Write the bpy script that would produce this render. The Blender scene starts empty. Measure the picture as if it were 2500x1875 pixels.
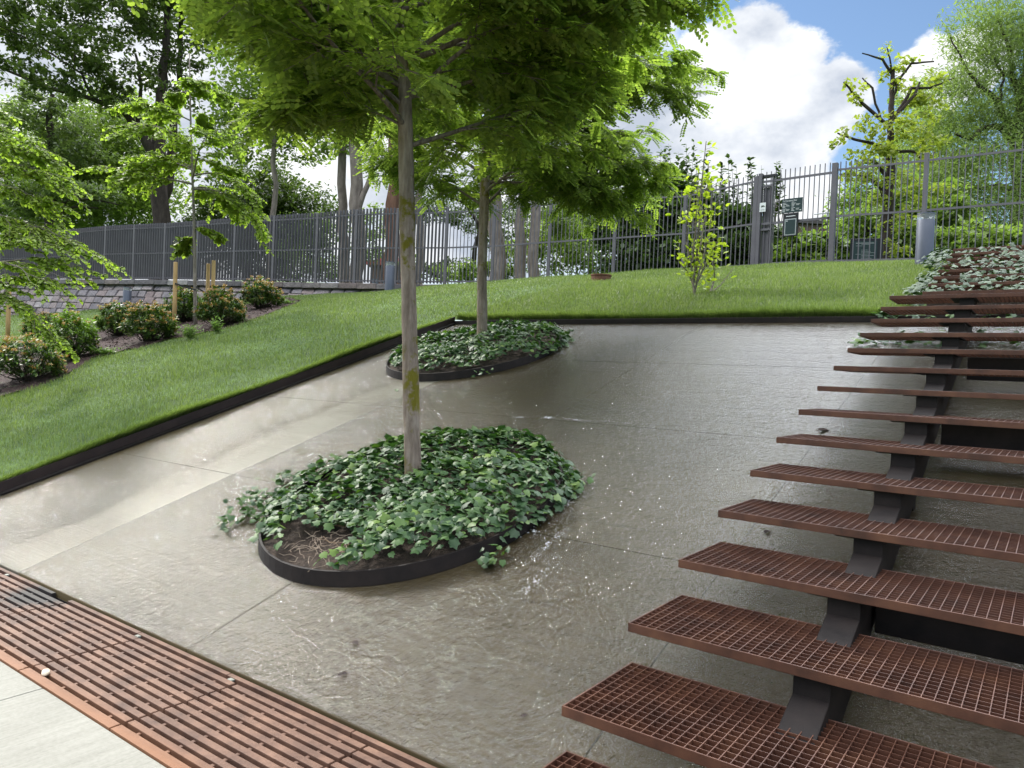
import bpy, bmesh, math, random
import numpy as np
from mathutils import Vector, Matrix, noise
random.seed(7); RNG = np.random.default_rng(7)
sc = bpy.context.scene
COL = sc.collection
R_ = math.radians

# ------------------------------------------------------------------ camera
F_PX = 1824.26; EYE = np.array([0.0, 0.0, 1.58])
YAW, PITCH, ROLL = -0.62818, -0.013126, 0.042816
def _axes():
    f = np.array([math.sin(YAW)*math.cos(PITCH), math.cos(YAW)*math.cos(PITCH), math.sin(PITCH)])
    r = np.array([math.cos(YAW), -math.sin(YAW), 0.0]); u = np.cross(r, f)
    return r*math.cos(ROLL)+u*math.sin(ROLL), -r*math.sin(ROLL)+u*math.cos(ROLL), f
CR, CU, CF = _axes()
cam_d = bpy.data.cameras.new('camera'); cam = bpy.data.objects.new('camera', cam_d); COL.objects.link(cam)
cam_d.sensor_width = 36.0; cam_d.lens = F_PX/2500*36; cam_d.clip_start = 0.05; cam_d.clip_end = 6000
M = Matrix(((CR[0], CU[0], -CF[0], EYE[0]), (CR[1], CU[1], -CF[1], EYE[1]), (CR[2], CU[2], -CF[2], EYE[2]), (0, 0, 0, 1)))
cam.matrix_world = M
sc.camera = cam
def ray(px, py): return CF + CR*(px-1250)/F_PX + CU*(937.5-py)/F_PX
def at(px, py, D): return EYE + ray(px, py)*D          # a surveyed point: direction and distance
def proj(p):
    v = np.asarray(p)-EYE; z = v@CF
    return 1250+F_PX*(v@CR)/z, 937.5-F_PX*(v@CU)/z, z

# ------------------------------------------------------------------ world
SUN_AZ, SUN_EL = YAW-.76, R_(40)      # azimuth from +Y, clockwise positive
world = bpy.data.worlds.new('World'); sc.world = world; world.use_nodes = True
wn = world.node_tree; wn.nodes.clear()
def N(t, ty, **k):
    n = t.nodes.new(ty)
    for a, b in k.items(): setattr(n, a, b)
    return n
def setin(n, **k):
    for a, b in k.items(): n.inputs[a.replace('_', ' ')].default_value = b
wo = N(wn, 'ShaderNodeOutputWorld'); sky = N(wn, 'ShaderNodeTexSky', sky_type='NISHITA')
sky.sun_disc = False; sky.sun_elevation = SUN_EL; sky.sun_rotation = SUN_AZ
sky.air_density = 1.1; sky.dust_density = 0.3; sky.ozone_density = 3.0
def math_(t, op, a, b=None, c=None, clamp=False):
    n = N(t, 'ShaderNodeMath', operation=op, use_clamp=clamp)
    for i, v in enumerate((a, b, c)):
        if v is None: continue
        if isinstance(v, (int, float)): n.inputs[i].default_value = v
        else: t.links.new(v, n.inputs[i])
    return n.outputs[0]
def vdot(t, a, vec):
    n = N(t, 'ShaderNodeVectorMath', operation='DOT_PRODUCT'); t.links.new(a, n.inputs[0]); n.inputs[1].default_value = vec
    return n.outputs['Value']
tc = N(wn, 'ShaderNodeTexCoord'); gen = tc.outputs['Generated']
def nz(scale, detail=6, rough=.55, off=(0, 0, 0)):
    mp = N(wn, 'ShaderNodeMapping'); mp.inputs['Location'].default_value = off; mp.inputs['Scale'].default_value = (1, 1, 1.5)
    wn.links.new(gen, mp.inputs[0]); n = N(wn, 'ShaderNodeTexNoise'); wn.links.new(mp.outputs[0], n.inputs['Vector'])
    setin(n, Scale=scale, Detail=detail, Roughness=rough); return n.outputs['Fac']
n_big, n_med, n_fine = nz(3.2, 8, .6), nz(11, 10, .62, (3, 1, 2)), nz(30, 8, .62, (7, 3, 1))
def blob(px, py, rad):      # soft ball of cloud in a direction of the sky, radius in degrees
    v = ray(px, py); v = v/np.linalg.norm(v)
    d = vdot(wn, gen, tuple(v)); a = math_(wn, 'ARCCOSINE', d)
    return math_(wn, 'SUBTRACT', 1.0, math_(wn, 'DIVIDE', a, R_(rad*.84)))
cl = None
for b in [(1840, 110, 3.4), (1780, 190, 5.2), (1900, 215, 5.2), (1960, 270, 4.6), (1720, 330, 6.2), (1860, 350, 6.5), (1990, 215, 2.6),
          (2040, 235, 3.2), (2050, 190, 2.0), (1570, 420, 6.5), (1700, 440, 6.0), (1960, 500, 3.2), (2300, 185, 3.2), (2260, 200, 2.2), (2380, 150, 3.0),
          (1500, 330, 7.0)]:
    x = blob(*b); cl = x if cl is None else math_(wn, 'SMOOTH_MAX', cl, x, .12)
cum = math_(wn, 'ADD', math_(wn, 'MULTIPLY', cl, 1.0), math_(wn, 'MULTIPLY', math_(wn, 'SUBTRACT', n_med, .5), .85))
cum = math_(wn, 'ADD', cum, math_(wn, 'MULTIPLY', math_(wn, 'SUBTRACT', n_fine, .5), .42))
mr = N(wn, 'ShaderNodeMapRange', interpolation_type='SMOOTHSTEP'); wn.links.new(cum, mr.inputs[0]); setin(mr, From_Min=.02, From_Max=.20)
cumulus = mr.outputs[0]
# the broken bright cloud deck that covers the half of the sky on the left
lv = np.array([math.sin(YAW-1.05), math.cos(YAW-1.05), .42]); lv /= np.linalg.norm(lv)
deck = math_(wn, 'ADD', math_(wn, 'MULTIPLY', vdot(wn, gen, tuple(lv)), 1.0), math_(wn, 'MULTIPLY', math_(wn, 'SUBTRACT', n_big, .5), 1.5))
mr2 = N(wn, 'ShaderNodeMapRange', interpolation_type='SMOOTHSTEP'); wn.links.new(deck, mr2.inputs[0]); setin(mr2, From_Min=.36, From_Max=.62)
# unseen upper deck, added and brightened to light the scene and the water
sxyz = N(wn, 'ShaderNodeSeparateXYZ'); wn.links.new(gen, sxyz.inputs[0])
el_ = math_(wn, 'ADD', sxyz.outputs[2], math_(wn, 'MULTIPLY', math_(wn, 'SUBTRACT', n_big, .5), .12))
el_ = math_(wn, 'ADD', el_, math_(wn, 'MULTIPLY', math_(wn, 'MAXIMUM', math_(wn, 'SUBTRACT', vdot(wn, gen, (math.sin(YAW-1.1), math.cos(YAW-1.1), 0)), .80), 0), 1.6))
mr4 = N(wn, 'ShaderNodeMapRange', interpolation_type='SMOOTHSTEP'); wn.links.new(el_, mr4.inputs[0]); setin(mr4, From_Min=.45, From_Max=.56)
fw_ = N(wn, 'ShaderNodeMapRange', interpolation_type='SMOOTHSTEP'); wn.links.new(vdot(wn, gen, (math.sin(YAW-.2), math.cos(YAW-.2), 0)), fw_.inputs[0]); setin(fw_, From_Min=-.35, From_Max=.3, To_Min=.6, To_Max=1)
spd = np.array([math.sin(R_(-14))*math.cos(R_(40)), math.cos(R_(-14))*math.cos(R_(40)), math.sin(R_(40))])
spt = N(wn, 'ShaderNodeMapRange', interpolation_type='SMOOTHSTEP'); wn.links.new(vdot(wn, gen, tuple(spd)), spt.inputs[0]); setin(spt, From_Min=.86, From_Max=.99, To_Min=1, To_Max=2.1)  # extra bright spot added to the unseen cloud for the water's sheen
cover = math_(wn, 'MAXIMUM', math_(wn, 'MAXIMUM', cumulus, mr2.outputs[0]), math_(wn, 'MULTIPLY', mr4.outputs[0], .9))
# body of the cloud: grey-blue bellies, white heads
mr3 = N(wn, 'ShaderNodeMapRange'); setin(mr3, From_Min=.35, From_Max=.62); wn.links.new(nz(8, 6, .55, (.3, .2, .35)), mr3.inputs[0])
ccol = N(wn, 'ShaderNodeMix', data_type='RGBA'); wn.links.new(mr3.outputs[0], ccol.inputs[0])
ccol.inputs[6].default_value = (.36, .40, .47, 1); ccol.inputs[7].default_value = (.74, .75, .76, 1)
skyv = N(wn, 'ShaderNodeVectorMath', operation='SCALE'); wn.links.new(sky.outputs[0], skyv.inputs[0]); skyv.inputs[3].default_value = .105
patch = N(wn, 'ShaderNodeMapRange', interpolation_type='SMOOTHSTEP'); wn.links.new(nz(7, 5, .6, (5, 2, 8)), patch.inputs[0]); setin(patch, From_Min=.40, From_Max=.62, To_Min=.35, To_Max=1.9)  # uneven brightness added to the unseen deck for contrast in the ripples
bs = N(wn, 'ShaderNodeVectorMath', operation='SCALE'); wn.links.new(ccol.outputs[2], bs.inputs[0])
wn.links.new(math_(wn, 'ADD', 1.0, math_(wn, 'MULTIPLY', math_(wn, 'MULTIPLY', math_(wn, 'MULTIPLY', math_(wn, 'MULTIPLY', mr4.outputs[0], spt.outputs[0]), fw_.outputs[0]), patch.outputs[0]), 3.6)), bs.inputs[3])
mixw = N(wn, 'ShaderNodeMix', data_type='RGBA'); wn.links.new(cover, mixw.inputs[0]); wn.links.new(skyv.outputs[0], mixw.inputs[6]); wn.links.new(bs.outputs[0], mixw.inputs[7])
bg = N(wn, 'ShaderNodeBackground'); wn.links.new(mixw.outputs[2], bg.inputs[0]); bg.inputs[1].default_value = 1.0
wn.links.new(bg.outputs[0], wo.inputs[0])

sun_d = bpy.data.lights.new('sun', 'SUN'); sun = bpy.data.objects.new('sun', sun_d); COL.objects.link(sun)
sun_d.energy = 2.2; sun_d.angle = R_(6); sun_d.color = (1, .95, .86)
sd = Vector((math.sin(SUN_AZ)*math.cos(SUN_EL), math.cos(SUN_AZ)*math.cos(SUN_EL), math.sin(SUN_EL)))
sun.rotation_euler = sd.to_track_quat('Z', 'Y').to_euler()
sc.view_settings.view_transform = 'Standard'; sc.view_settings.look = 'None'; sc.view_settings.gamma = 1
sc.view_settings.exposure = 0.70
sc.cycles.max_bounces = 7; sc.cycles.transparent_max_bounces = 12; sc.cycles.diffuse_bounces = 3
sc.cycles.glossy_bounces = 3; sc.cycles.transmission_bounces = 4
sc.cycles.caustics_reflective = False; sc.cycles.caustics_refractive = False
sc.cycles.sample_clamp_indirect = 6

# ------------------------------------------------------------------ materials
def newmat(name):
    m = bpy.data.materials.new(name); m.use_nodes = True; t = m.node_tree
    return m, t, t.nodes['Principled BSDF'], t.nodes['Material Output']
def objcoord(t): return N(t, 'ShaderNodeTexCoord').outputs['Object']
def tnoise(t, vec, scale, detail=4, rough=.55, stretch=None):
    if stretch:
        mp = N(t, 'ShaderNodeMapping'); mp.inputs['Scale'].default_value = stretch; t.links.new(vec, mp.inputs[0]); vec = mp.outputs[0]
    n = N(t, 'ShaderNodeTexNoise'); t.links.new(vec, n.inputs['Vector']); setin(n, Scale=scale, Detail=detail, Roughness=rough)
    return n.outputs['Fac']
def ramp(t, fac, stops):
    r = N(t, 'ShaderNodeValToRGB'); t.links.new(fac, r.inputs[0]); e = r.color_ramp.elements
    while len(e) < len(stops): e.new(.5)
    for i, (p, c) in enumerate(stops): e[i].position = p; e[i].color = (*c, 1) if len(c) == 3 else c
    return r.outputs[0]
def bump(t, h, dist, strength=1.0, prev=None):
    b = N(t, 'ShaderNodeBump'); t.links.new(h, b.inputs['Height']); setin(b, Distance=dist, Strength=strength)
    if prev is not None: t.links.new(prev, b.inputs['Normal'])
    return b.outputs[0]
def mixc(t, f, a, b, mode='MIX'):
    n = N(t, 'ShaderNodeMix', data_type='RGBA', blend_type=mode)
    for i, v in ((0, f), (6, a), (7, b)):
        if isinstance(v, (int, float)): n.inputs[i].default_value = v
        elif isinstance(v, tuple): n.inputs[i].default_value = (*v, 1)
        else: t.links.new(v, n.inputs[i])
    return n.outputs[2]
def noisemat(name, stops, scale=6, rough=.7, bscale=40, bdist=.004, metal=0, stretch=None, spec=.5, detail=5):
    m, t, p, o = newmat(name); v = objcoord(t)
    t.links.new(ramp(t, tnoise(t, v, scale, detail, .6, stretch), stops), p.inputs['Base Color'])
    setin(p, Roughness=rough, Metallic=metal); p.inputs['Specular IOR Level'].default_value = spec
    if bdist: t.links.new(bump(t, tnoise(t, v, bscale, 4, .6, stretch), bdist), p.inputs['Normal'])
    return m
def leafmat(name, stops, trans=.45, tcol=None, rough=.45, spec=.4, nscale=.6, gain=1.0):
    m, t, p, o = newmat(name)
    g = N(t, 'ShaderNodeNewGeometry'); v = objcoord(t)
    f = math_(t, 'ADD', math_(t, 'MULTIPLY', g.outputs['Random Per Island'], .65), math_(t, 'MULTIPLY', tnoise(t, v, nscale, 2), .5), clamp=True)
    c = ramp(t, f, stops); t.links.new(c, p.inputs['Base Color']); setin(p, Roughness=rough); p.inputs['Specular IOR Level'].default_value = spec
    tr = N(t, 'ShaderNodeBsdfTranslucent'); t.links.new(mixc(t, 1.0, c, tcol or (1.4, 1.6, .75), 'MULTIPLY'), tr.inputs[0])
    mx = N(t, 'ShaderNodeMixShader'); mx.inputs[0].default_value = trans
    t.links.new(p.outputs[0], mx.inputs[1]); t.links.new(tr.outputs[0], mx.inputs[2]); t.links.new(mx.outputs[0], o.inputs[0])
    return m

MAT = {}
MAT['robinia'] = leafmat('robinia_leaf', [(0, (.09, .135, .034)), (.5, (.19, .25, .058)), (1, (.34, .40, .09))], .62, nscale=1.2)
MAT['robinia_dark'] = leafmat('robinia_leaf_dark', [(0, (.075, .115, .032)), (.5, (.16, .215, .054)), (1, (.30, .36, .082))], .6, nscale=1.2)
MAT['honey'] = leafmat('honey_locust_leaf', [(0, (.15, .22, .035)), (1, (.36, .45, .09))], .55)
MAT['linden'] = leafmat('linden_leaf', [(0, (.13, .17, .03)), (1, (.34, .36, .08))], .5)
MAT['sapling'] = leafmat('sapling_leaf', [(0, (.16, .24, .02)), (1, (.42, .46, .06))], .5)
MAT['bg_mid'] = leafmat('mid_green_leaf', [(0, (.08, .13, .03)), (1, (.24, .31, .08))], .45, nscale=.3)
MAT['bg_dark'] = leafmat('dark_green_leaf', [(0, (.03, .05, .015)), (1, (.10, .14, .04))], .35, nscale=.3)
MAT['bg_olive'] = leafmat('grey_green_leaf', [(0, (.06, .09, .035)), (1, (.17, .22, .09))], .45, nscale=.3)
MAT['bg_feather'] = leafmat('feathery_leaf', [(0, (.09, .13, .05)), (1, (.25, .31, .13))], .45, nscale=.3)
MAT['bg_shrub'] = leafmat('fence_shrub_leaf', [(0, (.03, .055, .018)), (1, (.10, .15, .045))], .35, nscale=.5)
MAT['bg_light'] = leafmat('light_shrub_leaf', [(0, (.07, .12, .02)), (1, (.22, .29, .07))], .4, nscale=.5)
MAT['ivy'] = leafmat('ivy_leaf', [(0, (.018, .042, .018)), (.45, (.042, .090, .034)), (.8, (.085, .155, .045)), (1, (.18, .27, .05))], .18, (1.2, 1.6, .5), rough=.5, spec=.35, nscale=2.5)
MAT['ivy_pale'] = leafmat('dry_ivy_leaf', [(0, (.015, .034, .014)), (.6, (.04, .072, .032)), (1, (.08, .125, .055))], .12, (1.2, 1.5, .6), rough=.55, spec=.35, nscale=3)
MAT['shrub'] = leafmat('pieris_leaf', [(0, (.018, .045, .012)), (.6, (.05, .10, .02)), (1, (.16, .22, .03))], .25, nscale=3)
MAT['shrub_tip'] = leafmat('orange_tip', [(0, (.30, .16, .06)), (.6, (.40, .25, .10)), (1, (.34, .33, .10))], .3, (1.3, 1.1, .6), nscale=3)
MAT['shrub_fresh'] = leafmat('fresh_shrub_leaf', [(0, (.05, .11, .015)), (1, (.22, .34, .04))], .35, nscale=3)
MAT['weed'] = leafmat('weed_leaf', [(0, (.07, .13, .03)), (1, (.20, .29, .09))], .35)
MAT['grass'] = leafmat('grass_blade', [(0, (.065, .098, .034)), (.5, (.125, .168, .055)), (1, (.235, .275, .11))], .4, rough=.4, nscale=.9)

def barkmat(name, stops, moss=False, scale=14):
    m, t, p, o = newmat(name); v = objcoord(t)
    n1 = tnoise(t, v, scale, 6, .65, (1, 1, .18)); n2 = tnoise(t, v, 5, 4)
    c = ramp(t, math_(t, 'ADD', math_(t, 'MULTIPLY', n1, .75), math_(t, 'MULTIPLY', n2, .25)), stops)
    if moss:
        sx = N(t, 'ShaderNodeSeparateXYZ'); t.links.new(v, sx.inputs[0])
        g = math_(t, 'ADD', math_(t, 'MULTIPLY', tnoise(t, v, 6, 5, .7), 1.0), math_(t, 'MULTIPLY', tnoise(t, v, 1.7, 2), .6))
        mm = N(t, 'ShaderNodeMapRange'); t.links.new(g, mm.inputs[0]); setin(mm, From_Min=.84, From_Max=.93)
        dd = N(t, 'ShaderNodeNewGeometry')
        side = math_(t, 'ADD', vdot(t, dd.outputs['Normal'], (.75, -.3, 0)), .55, clamp=True)
        c = mixc(t, math_(t, 'MULTIPLY', mm.outputs[0], side, clamp=True), c, mixc(t, n2, (.09, .085, .012), (.20, .17, .02)))
    t.links.new(c, p.inputs['Base Color']); setin(p, Roughness=.9); p.inputs['Specular IOR Level'].default_value = .2
    t.links.new(bump(t, n1, .04, 1.0), p.inputs['Normal']); return m
MAT['bark'] = barkmat('pale_fissured_bark', [(.25, (.07, .05, .04)), (.5, (.24, .19, .155)), (.75, (.42, .36, .31))], True, 22)
MAT['bark_bare'] = barkmat('limb_bark', [(.3, (.09, .07, .06)), (.7, (.30, .25, .21))], False, 30)
MAT['bark_dark'] = barkmat('dark_bark', [(.3, (.02, .015, .014)), (.7, (.09, .07, .06))], False, 8)
MAT['bark_grey'] = barkmat('grey_bark', [(.3, (.10, .08, .07)), (.7, (.30, .25, .22))], False, 8)
MAT['bark_red'] = barkmat('reddish_bark', [(.3, (.08, .04, .03)), (.7, (.24, .13, .09))], False, 8)
MAT['stem'] = barkmat('thin_stem', [(.3, (.12, .10, .08)), (.7, (.34, .30, .26))], False, 30)
MAT['rust'] = noisemat('rusty_steel', [(.25, (.075, .028, .018)), (.5, (.13, .048, .028)), (.75, (.21, .085, .04))], 9, .62, 160, .0008)
MAT['rust_tread'] = noisemat('weathered_tread_steel', [(.25, (.052, .023, .015)), (.5, (.105, .043, .026)), (.8, (.17, .075, .04))], 7, .48, 220, .0006, metal=.25)
MAT['dark_steel'] = noisemat('wet_dark_steel', [(.3, (.008, .006, .006)), (.7, (.022, .016, .014))], 6, .7, 90, .0008, metal=0, spec=.25)
MAT['kerb'] = noisemat('brown_painted_steel', [(.3, (.022, .013, .013)), (.7, (.048, .030, .028))], 5, .42, 120, .0006, metal=.2)
MAT['fence'] = noisemat('grey_fence_paint', [(.3, (.11, .10, .115)), (.7, (.14, .13, .145))], 3, .5, 60, 0, metal=.1)
MAT['bollard'] = noisemat('blue_grey_paint', [(.3, (.085, .095, .13)), (.7, (.105, .115, .15))], 4, .42, 60, 0, metal=.2)
MAT['wood'] = noisemat('stake_wood', [(.3, (.30, .18, .07)), (.55, (.46, .30, .13)), (.8, (.58, .41, .20))], 10, .75, 30, .002, stretch=(1, 1, .1))
MAT['strap'] = noisemat('black_strap', [(.3, (.012, .012, .012)), (.7, (.02, .02, .02))], 10, .7, 60, 0)
MAT['soil'] = noisemat('soil', [(.3, (.018, .011, .007)), (.7, (.075, .05, .035))], 18, .95, 45, .02)
MAT['mulch'] = noisemat('bark_mulch', [(.3, (.012, .006, .005)), (.55, (.045, .020, .016)), (.8, (.11, .06, .05))], 30, .9, 40, .03)
MAT['sign_green'] = noisemat('sign_green', [(.3, (.012, .03, .03)), (.7, (.015, .036, .034))], 3, .35, 9, 0)
MAT['sign_black'] = noisemat('sign_black', [(.3, (.008, .008, .01)), (.7, (.012, .012, .014))], 3, .35, 9, 0)
MAT['white'] = noisemat('white_print', [(.3, (.72, .73, .73)), (.7, (.78, .78, .78))], 3, .5, 9, 0)
MAT['grey_print'] = noisemat('grey_print', [(.3, (.35, .38, .38)), (.7, (.4, .42, .42))], 3, .5, 9, 0)
MAT['steel'] = noisemat('brushed_steel', [(.3, (.5, .5, .5)), (.7, (.62, .62, .62))], 3, .3, 9, 0, metal=.9)
MAT['roof_dark'] = noisemat('dark_roofing', [(.3, (.05, .04, .045)), (.7, (.08, .065, .065))], 3, .8, 9, 0)
MAT['brickwall'] = noisemat('brown_facade', [(.3, (.10, .06, .05)), (.7, (.15, .09, .07))], 3, .8, 9, 0)
MAT['red_roof'] = noisemat('red_roofing', [(.3, (.25, .05, .05)), (.7, (.34, .08, .07))], 3, .7, 9, 0)
MAT['glassy'] = noisemat('window_glass', [(.3, (.10, .13, .17)), (.7, (.14, .17, .22))], 3, .1, 9, 0)
MAT['vine'] = noisemat('vine_stem', [(.3, (.10, .06, .03)), (.7, (.25, .17, .10))], 20, .8, 60, 0)
MAT['twig'] = noisemat('dry_twig', [(.3, (.16, .11, .08)), (.7, (.38, .30, .22))], 20, .8, 60, 0)
MAT['pebble'] = noisemat('cream_pebble', [(.3, (.55, .42, .28)), (.7, (.75, .66, .52))], 40, .6, 60, 0)
MAT['clip'] = noisemat('grey_clip', [(.3, (.16, .17, .14)), (.7, (.26, .26, .22))], 20, .6, 60, 0)

# pavement: dry broomed concrete
m, t, p, o = newmat('dry_concrete'); v = objcoord(t)
br = tnoise(t, v, 60, 3, .7, (1.2, .03, 1)); bl = tnoise(t, v, 1.3, 4)
c = ramp(t, math_(t, 'ADD', math_(t, 'MULTIPLY', br, .5), math_(t, 'MULTIPLY', tnoise(t, v, 55, 5, .7), .5)), [(.3, (.21, .205, .178)), (.6, (.30, .292, .262))])
c = mixc(t, 1.0, c, ramp(t, bl, [(.3, (.85, .84, .80)), (.7, (1.05, 1.04, 1.0))]), 'MULTIPLY')
t.links.new(c, p.inputs['Base Color']); setin(p, Roughness=.85); t.links.new(bump(t, br, .002), p.inputs['Normal']); MAT['pave'] = m

# concrete bed of the cascade, in metres of its own slope: wet (dark, olive) with a lane that stays nearly dry
def dry_mask(t, v):
    sx = N(t, 'ShaderNodeSeparateXYZ'); t.links.new(v, sx.inputs[0]); X, Y = sx.outputs[0], sx.outputs[1]
    wob = math_(t, 'MULTIPLY', math_(t, 'SUBTRACT', tnoise(t, v, 1.6, 3), .5), .34)
    xx = math_(t, 'ADD', X, wob)
    # lane between x=-6.75 and the joint x=-5.93, below the upper planter
    lw = math_(t, 'ADD', -6.50, math_(t, 'MULTIPLY', math_(t, 'SUBTRACT', Y, 3.0), -.055))
    a = N(t, 'ShaderNodeMapRange', interpolation_type='SMOOTHSTEP'); t.links.new(math_(t, 'SUBTRACT', xx, lw), a.inputs[0]); setin(a, From_Min=-.16, From_Max=.22)
    b = N(t, 'ShaderNodeMapRange'); t.links.new(X, b.inputs[0]); setin(b, From_Min=-5.93, From_Max=-5.90, To_Min=1, To_Max=0)
    cc = N(t, 'ShaderNodeMapRange', interpolation_type='SMOOTHSTEP'); t.links.new(Y, cc.inputs[0]); setin(cc, From_Min=6.6, From_Max=7.0, To_Min=1, To_Max=0)
    pt = N(t, 'ShaderNodeMapRange', interpolation_type='SMOOTHSTEP'); t.links.new(tnoise(t, v, .9, 3), pt.inputs[0]); setin(pt, From_Min=.3, From_Max=.6, To_Min=.45, To_Max=1)
    return math_(t, 'MULTIPLY', math_(t, 'MULTIPLY', math_(t, 'MULTIPLY', a.outputs[0], b.outputs[0]), cc.outputs[0]), pt.outputs[0]), X, Y
m, t, p, o = newmat('wet_concrete'); v = objcoord(t); dm, X, Y = dry_mask(t, v)
br = tnoise(t, v, 26, 3, .65, (.04, 1.5, 1)); bl = tnoise(t, v, .55, 4, .6); fine = tnoise(t, v, 60, 4, .7)
wet = ramp(t, math_(t, 'ADD', math_(t, 'MULTIPLY', bl, .6), math_(t, 'MULTIPLY', br, .4)), [(.3, (.046, .033, .012)), (.5, (.085, .063, .026)), (.72, (.13, .102, .052))])
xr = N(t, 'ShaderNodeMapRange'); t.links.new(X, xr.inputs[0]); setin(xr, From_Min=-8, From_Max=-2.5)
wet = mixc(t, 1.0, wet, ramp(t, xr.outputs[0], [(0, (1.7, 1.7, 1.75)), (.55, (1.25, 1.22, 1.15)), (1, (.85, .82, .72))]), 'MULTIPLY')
dry = ramp(t, math_(t, 'ADD', math_(t, 'MULTIPLY', br, .55), math_(t, 'MULTIPLY', fine, .45)), [(.3, (.105, .095, .072)), (.65, (.17, .158, .128))])
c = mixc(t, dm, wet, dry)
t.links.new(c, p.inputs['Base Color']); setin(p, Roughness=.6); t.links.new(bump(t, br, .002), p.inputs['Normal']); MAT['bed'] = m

# running water: a thin clear film that mirrors the sky, rippled
m, t, p, o = newmat('running_water'); v = objcoord(t); t.nodes.remove(p); dm, X, Y = dry_mask(t, v)
w1 = tnoise(t, v, 34, 3, .65, (1.0, .6, 1)); w2 = tnoise(t, v, 95, 2, .6, (1, .7, 1))
wv = N(t, 'ShaderNodeTexWave', wave_type='BANDS', bands_direction='Y', wave_profile='SIN')
wmp = N(t, 'ShaderNodeMapping'); wmp.inputs['Scale'].default_value = (.35, 1, 1); t.links.new(v, wmp.inputs[0]); t.links.new(wmp.outputs[0], wv.inputs['Vector'])
setin(wv, Scale=1.15, Distortion=9, Detail=3, Detail_Scale=1.6, Detail_Roughness=.62)
streak = tnoise(t, v, 9, 4, .6, (1.0, .10, 1))
h = math_(t, 'ADD', math_(t, 'MULTIPLY', w1, 1.5), math_(t, 'MULTIPLY', w2, .9))
h = math_(t, 'ADD', h, math_(t, 'MULTIPLY', streak, .25))
ridge = math_(t, 'POWER', wv.outputs['Fac'], 7.0)
rx = N(t, 'ShaderNodeMapRange'); t.links.new(X, rx.inputs[0]); setin(rx, From_Min=-5.5, From_Max=-2.5, To_Min=.08, To_Max=.24)
h = math_(t, 'ADD', h, math_(t, 'MULTIPLY', ridge, rx.outputs[0]))
amp = math_(t, 'SUBTRACT', 1.0, math_(t, 'MULTIPLY', dm, .5))
b = N(t, 'ShaderNodeBump'); t.links.new(h, b.inputs['Height']); setin(b, Distance=.0085); t.links.new(amp, b.inputs['Strength'])
gl = N(t, 'ShaderNodeBsdfGlossy'); setin(gl, Roughness=.09); gl.inputs[0].default_value = (1, 1, 1, 1); t.links.new(b.outputs[0], gl.inputs['Normal'])
tp = N(t, 'ShaderNodeBsdfTransparent'); tp.inputs[0].default_value = (.93, .93, .90, 1)
fr = N(t, 'ShaderNodeFresnel'); setin(fr, IOR=1.36); t.links.new(b.outputs[0], fr.inputs['Normal'])
mx = N(t, 'ShaderNodeMixShader'); t.links.new(math_(t, 'MULTIPLY', math_(t, 'MULTIPLY', fr.outputs[0], 1.25), math_(t, 'SUBTRACT', 1.0, math_(t, 'MULTIPLY', dm, .85)), clamp=True), mx.inputs[0])
t.links.new(tp.outputs[0], mx.inputs[1]); t.links.new(gl.outputs[0], mx.inputs[2]); t.links.new(mx.outputs[0], o.inputs[0]); MAT['water'] = m
# foam where the film trips over a joint
m, t, p, o = newmat('foam'); setin(p, Roughness=.3); p.inputs['Base Color'].default_value = (.8, .82, .84, 1); MAT['foam'] = m
# lawn floor below the blades
MAT['turf'] = noisemat('turf_floor', [(.3, (.028, .06, .010)), (.7, (.075, .14, .02))], 3, .9, 60, .02)
# bollard lens
m, t, p, o = newmat('clear_lens'); setin(p, Roughness=.08, IOR=1.45); p.inputs['Base Color'].default_value = (.8, .83, .84, 1); p.inputs['Transmission Weight'].default_value = .8; MAT['lens'] = m
# wall stones
m, t, p, o = newmat('split_stone'); v = objcoord(t); g = N(t, 'ShaderNodeNewGeometry')
c = ramp(t, g.outputs['Random Per Island'], [(0, (.10, .09, .10)), (.3, (.17, .155, .165)), (.55, (.21, .175, .17)), (.8, (.17, .13, .125)), (1, (.30, .28, .28))])
nn = tnoise(t, v, 5, 6, .65)
c = mixc(t, 1.0, c, ramp(t, nn, [(.3, (.7, .7, .72)), (.7, (1.25, 1.22, 1.2))]), 'MULTIPLY')
t.links.new(c, p.inputs['Base Color']); setin(p, Roughness=.85); t.links.new(bump(t, nn, .06), p.inputs['Normal']); MAT['stone'] = m

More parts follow.
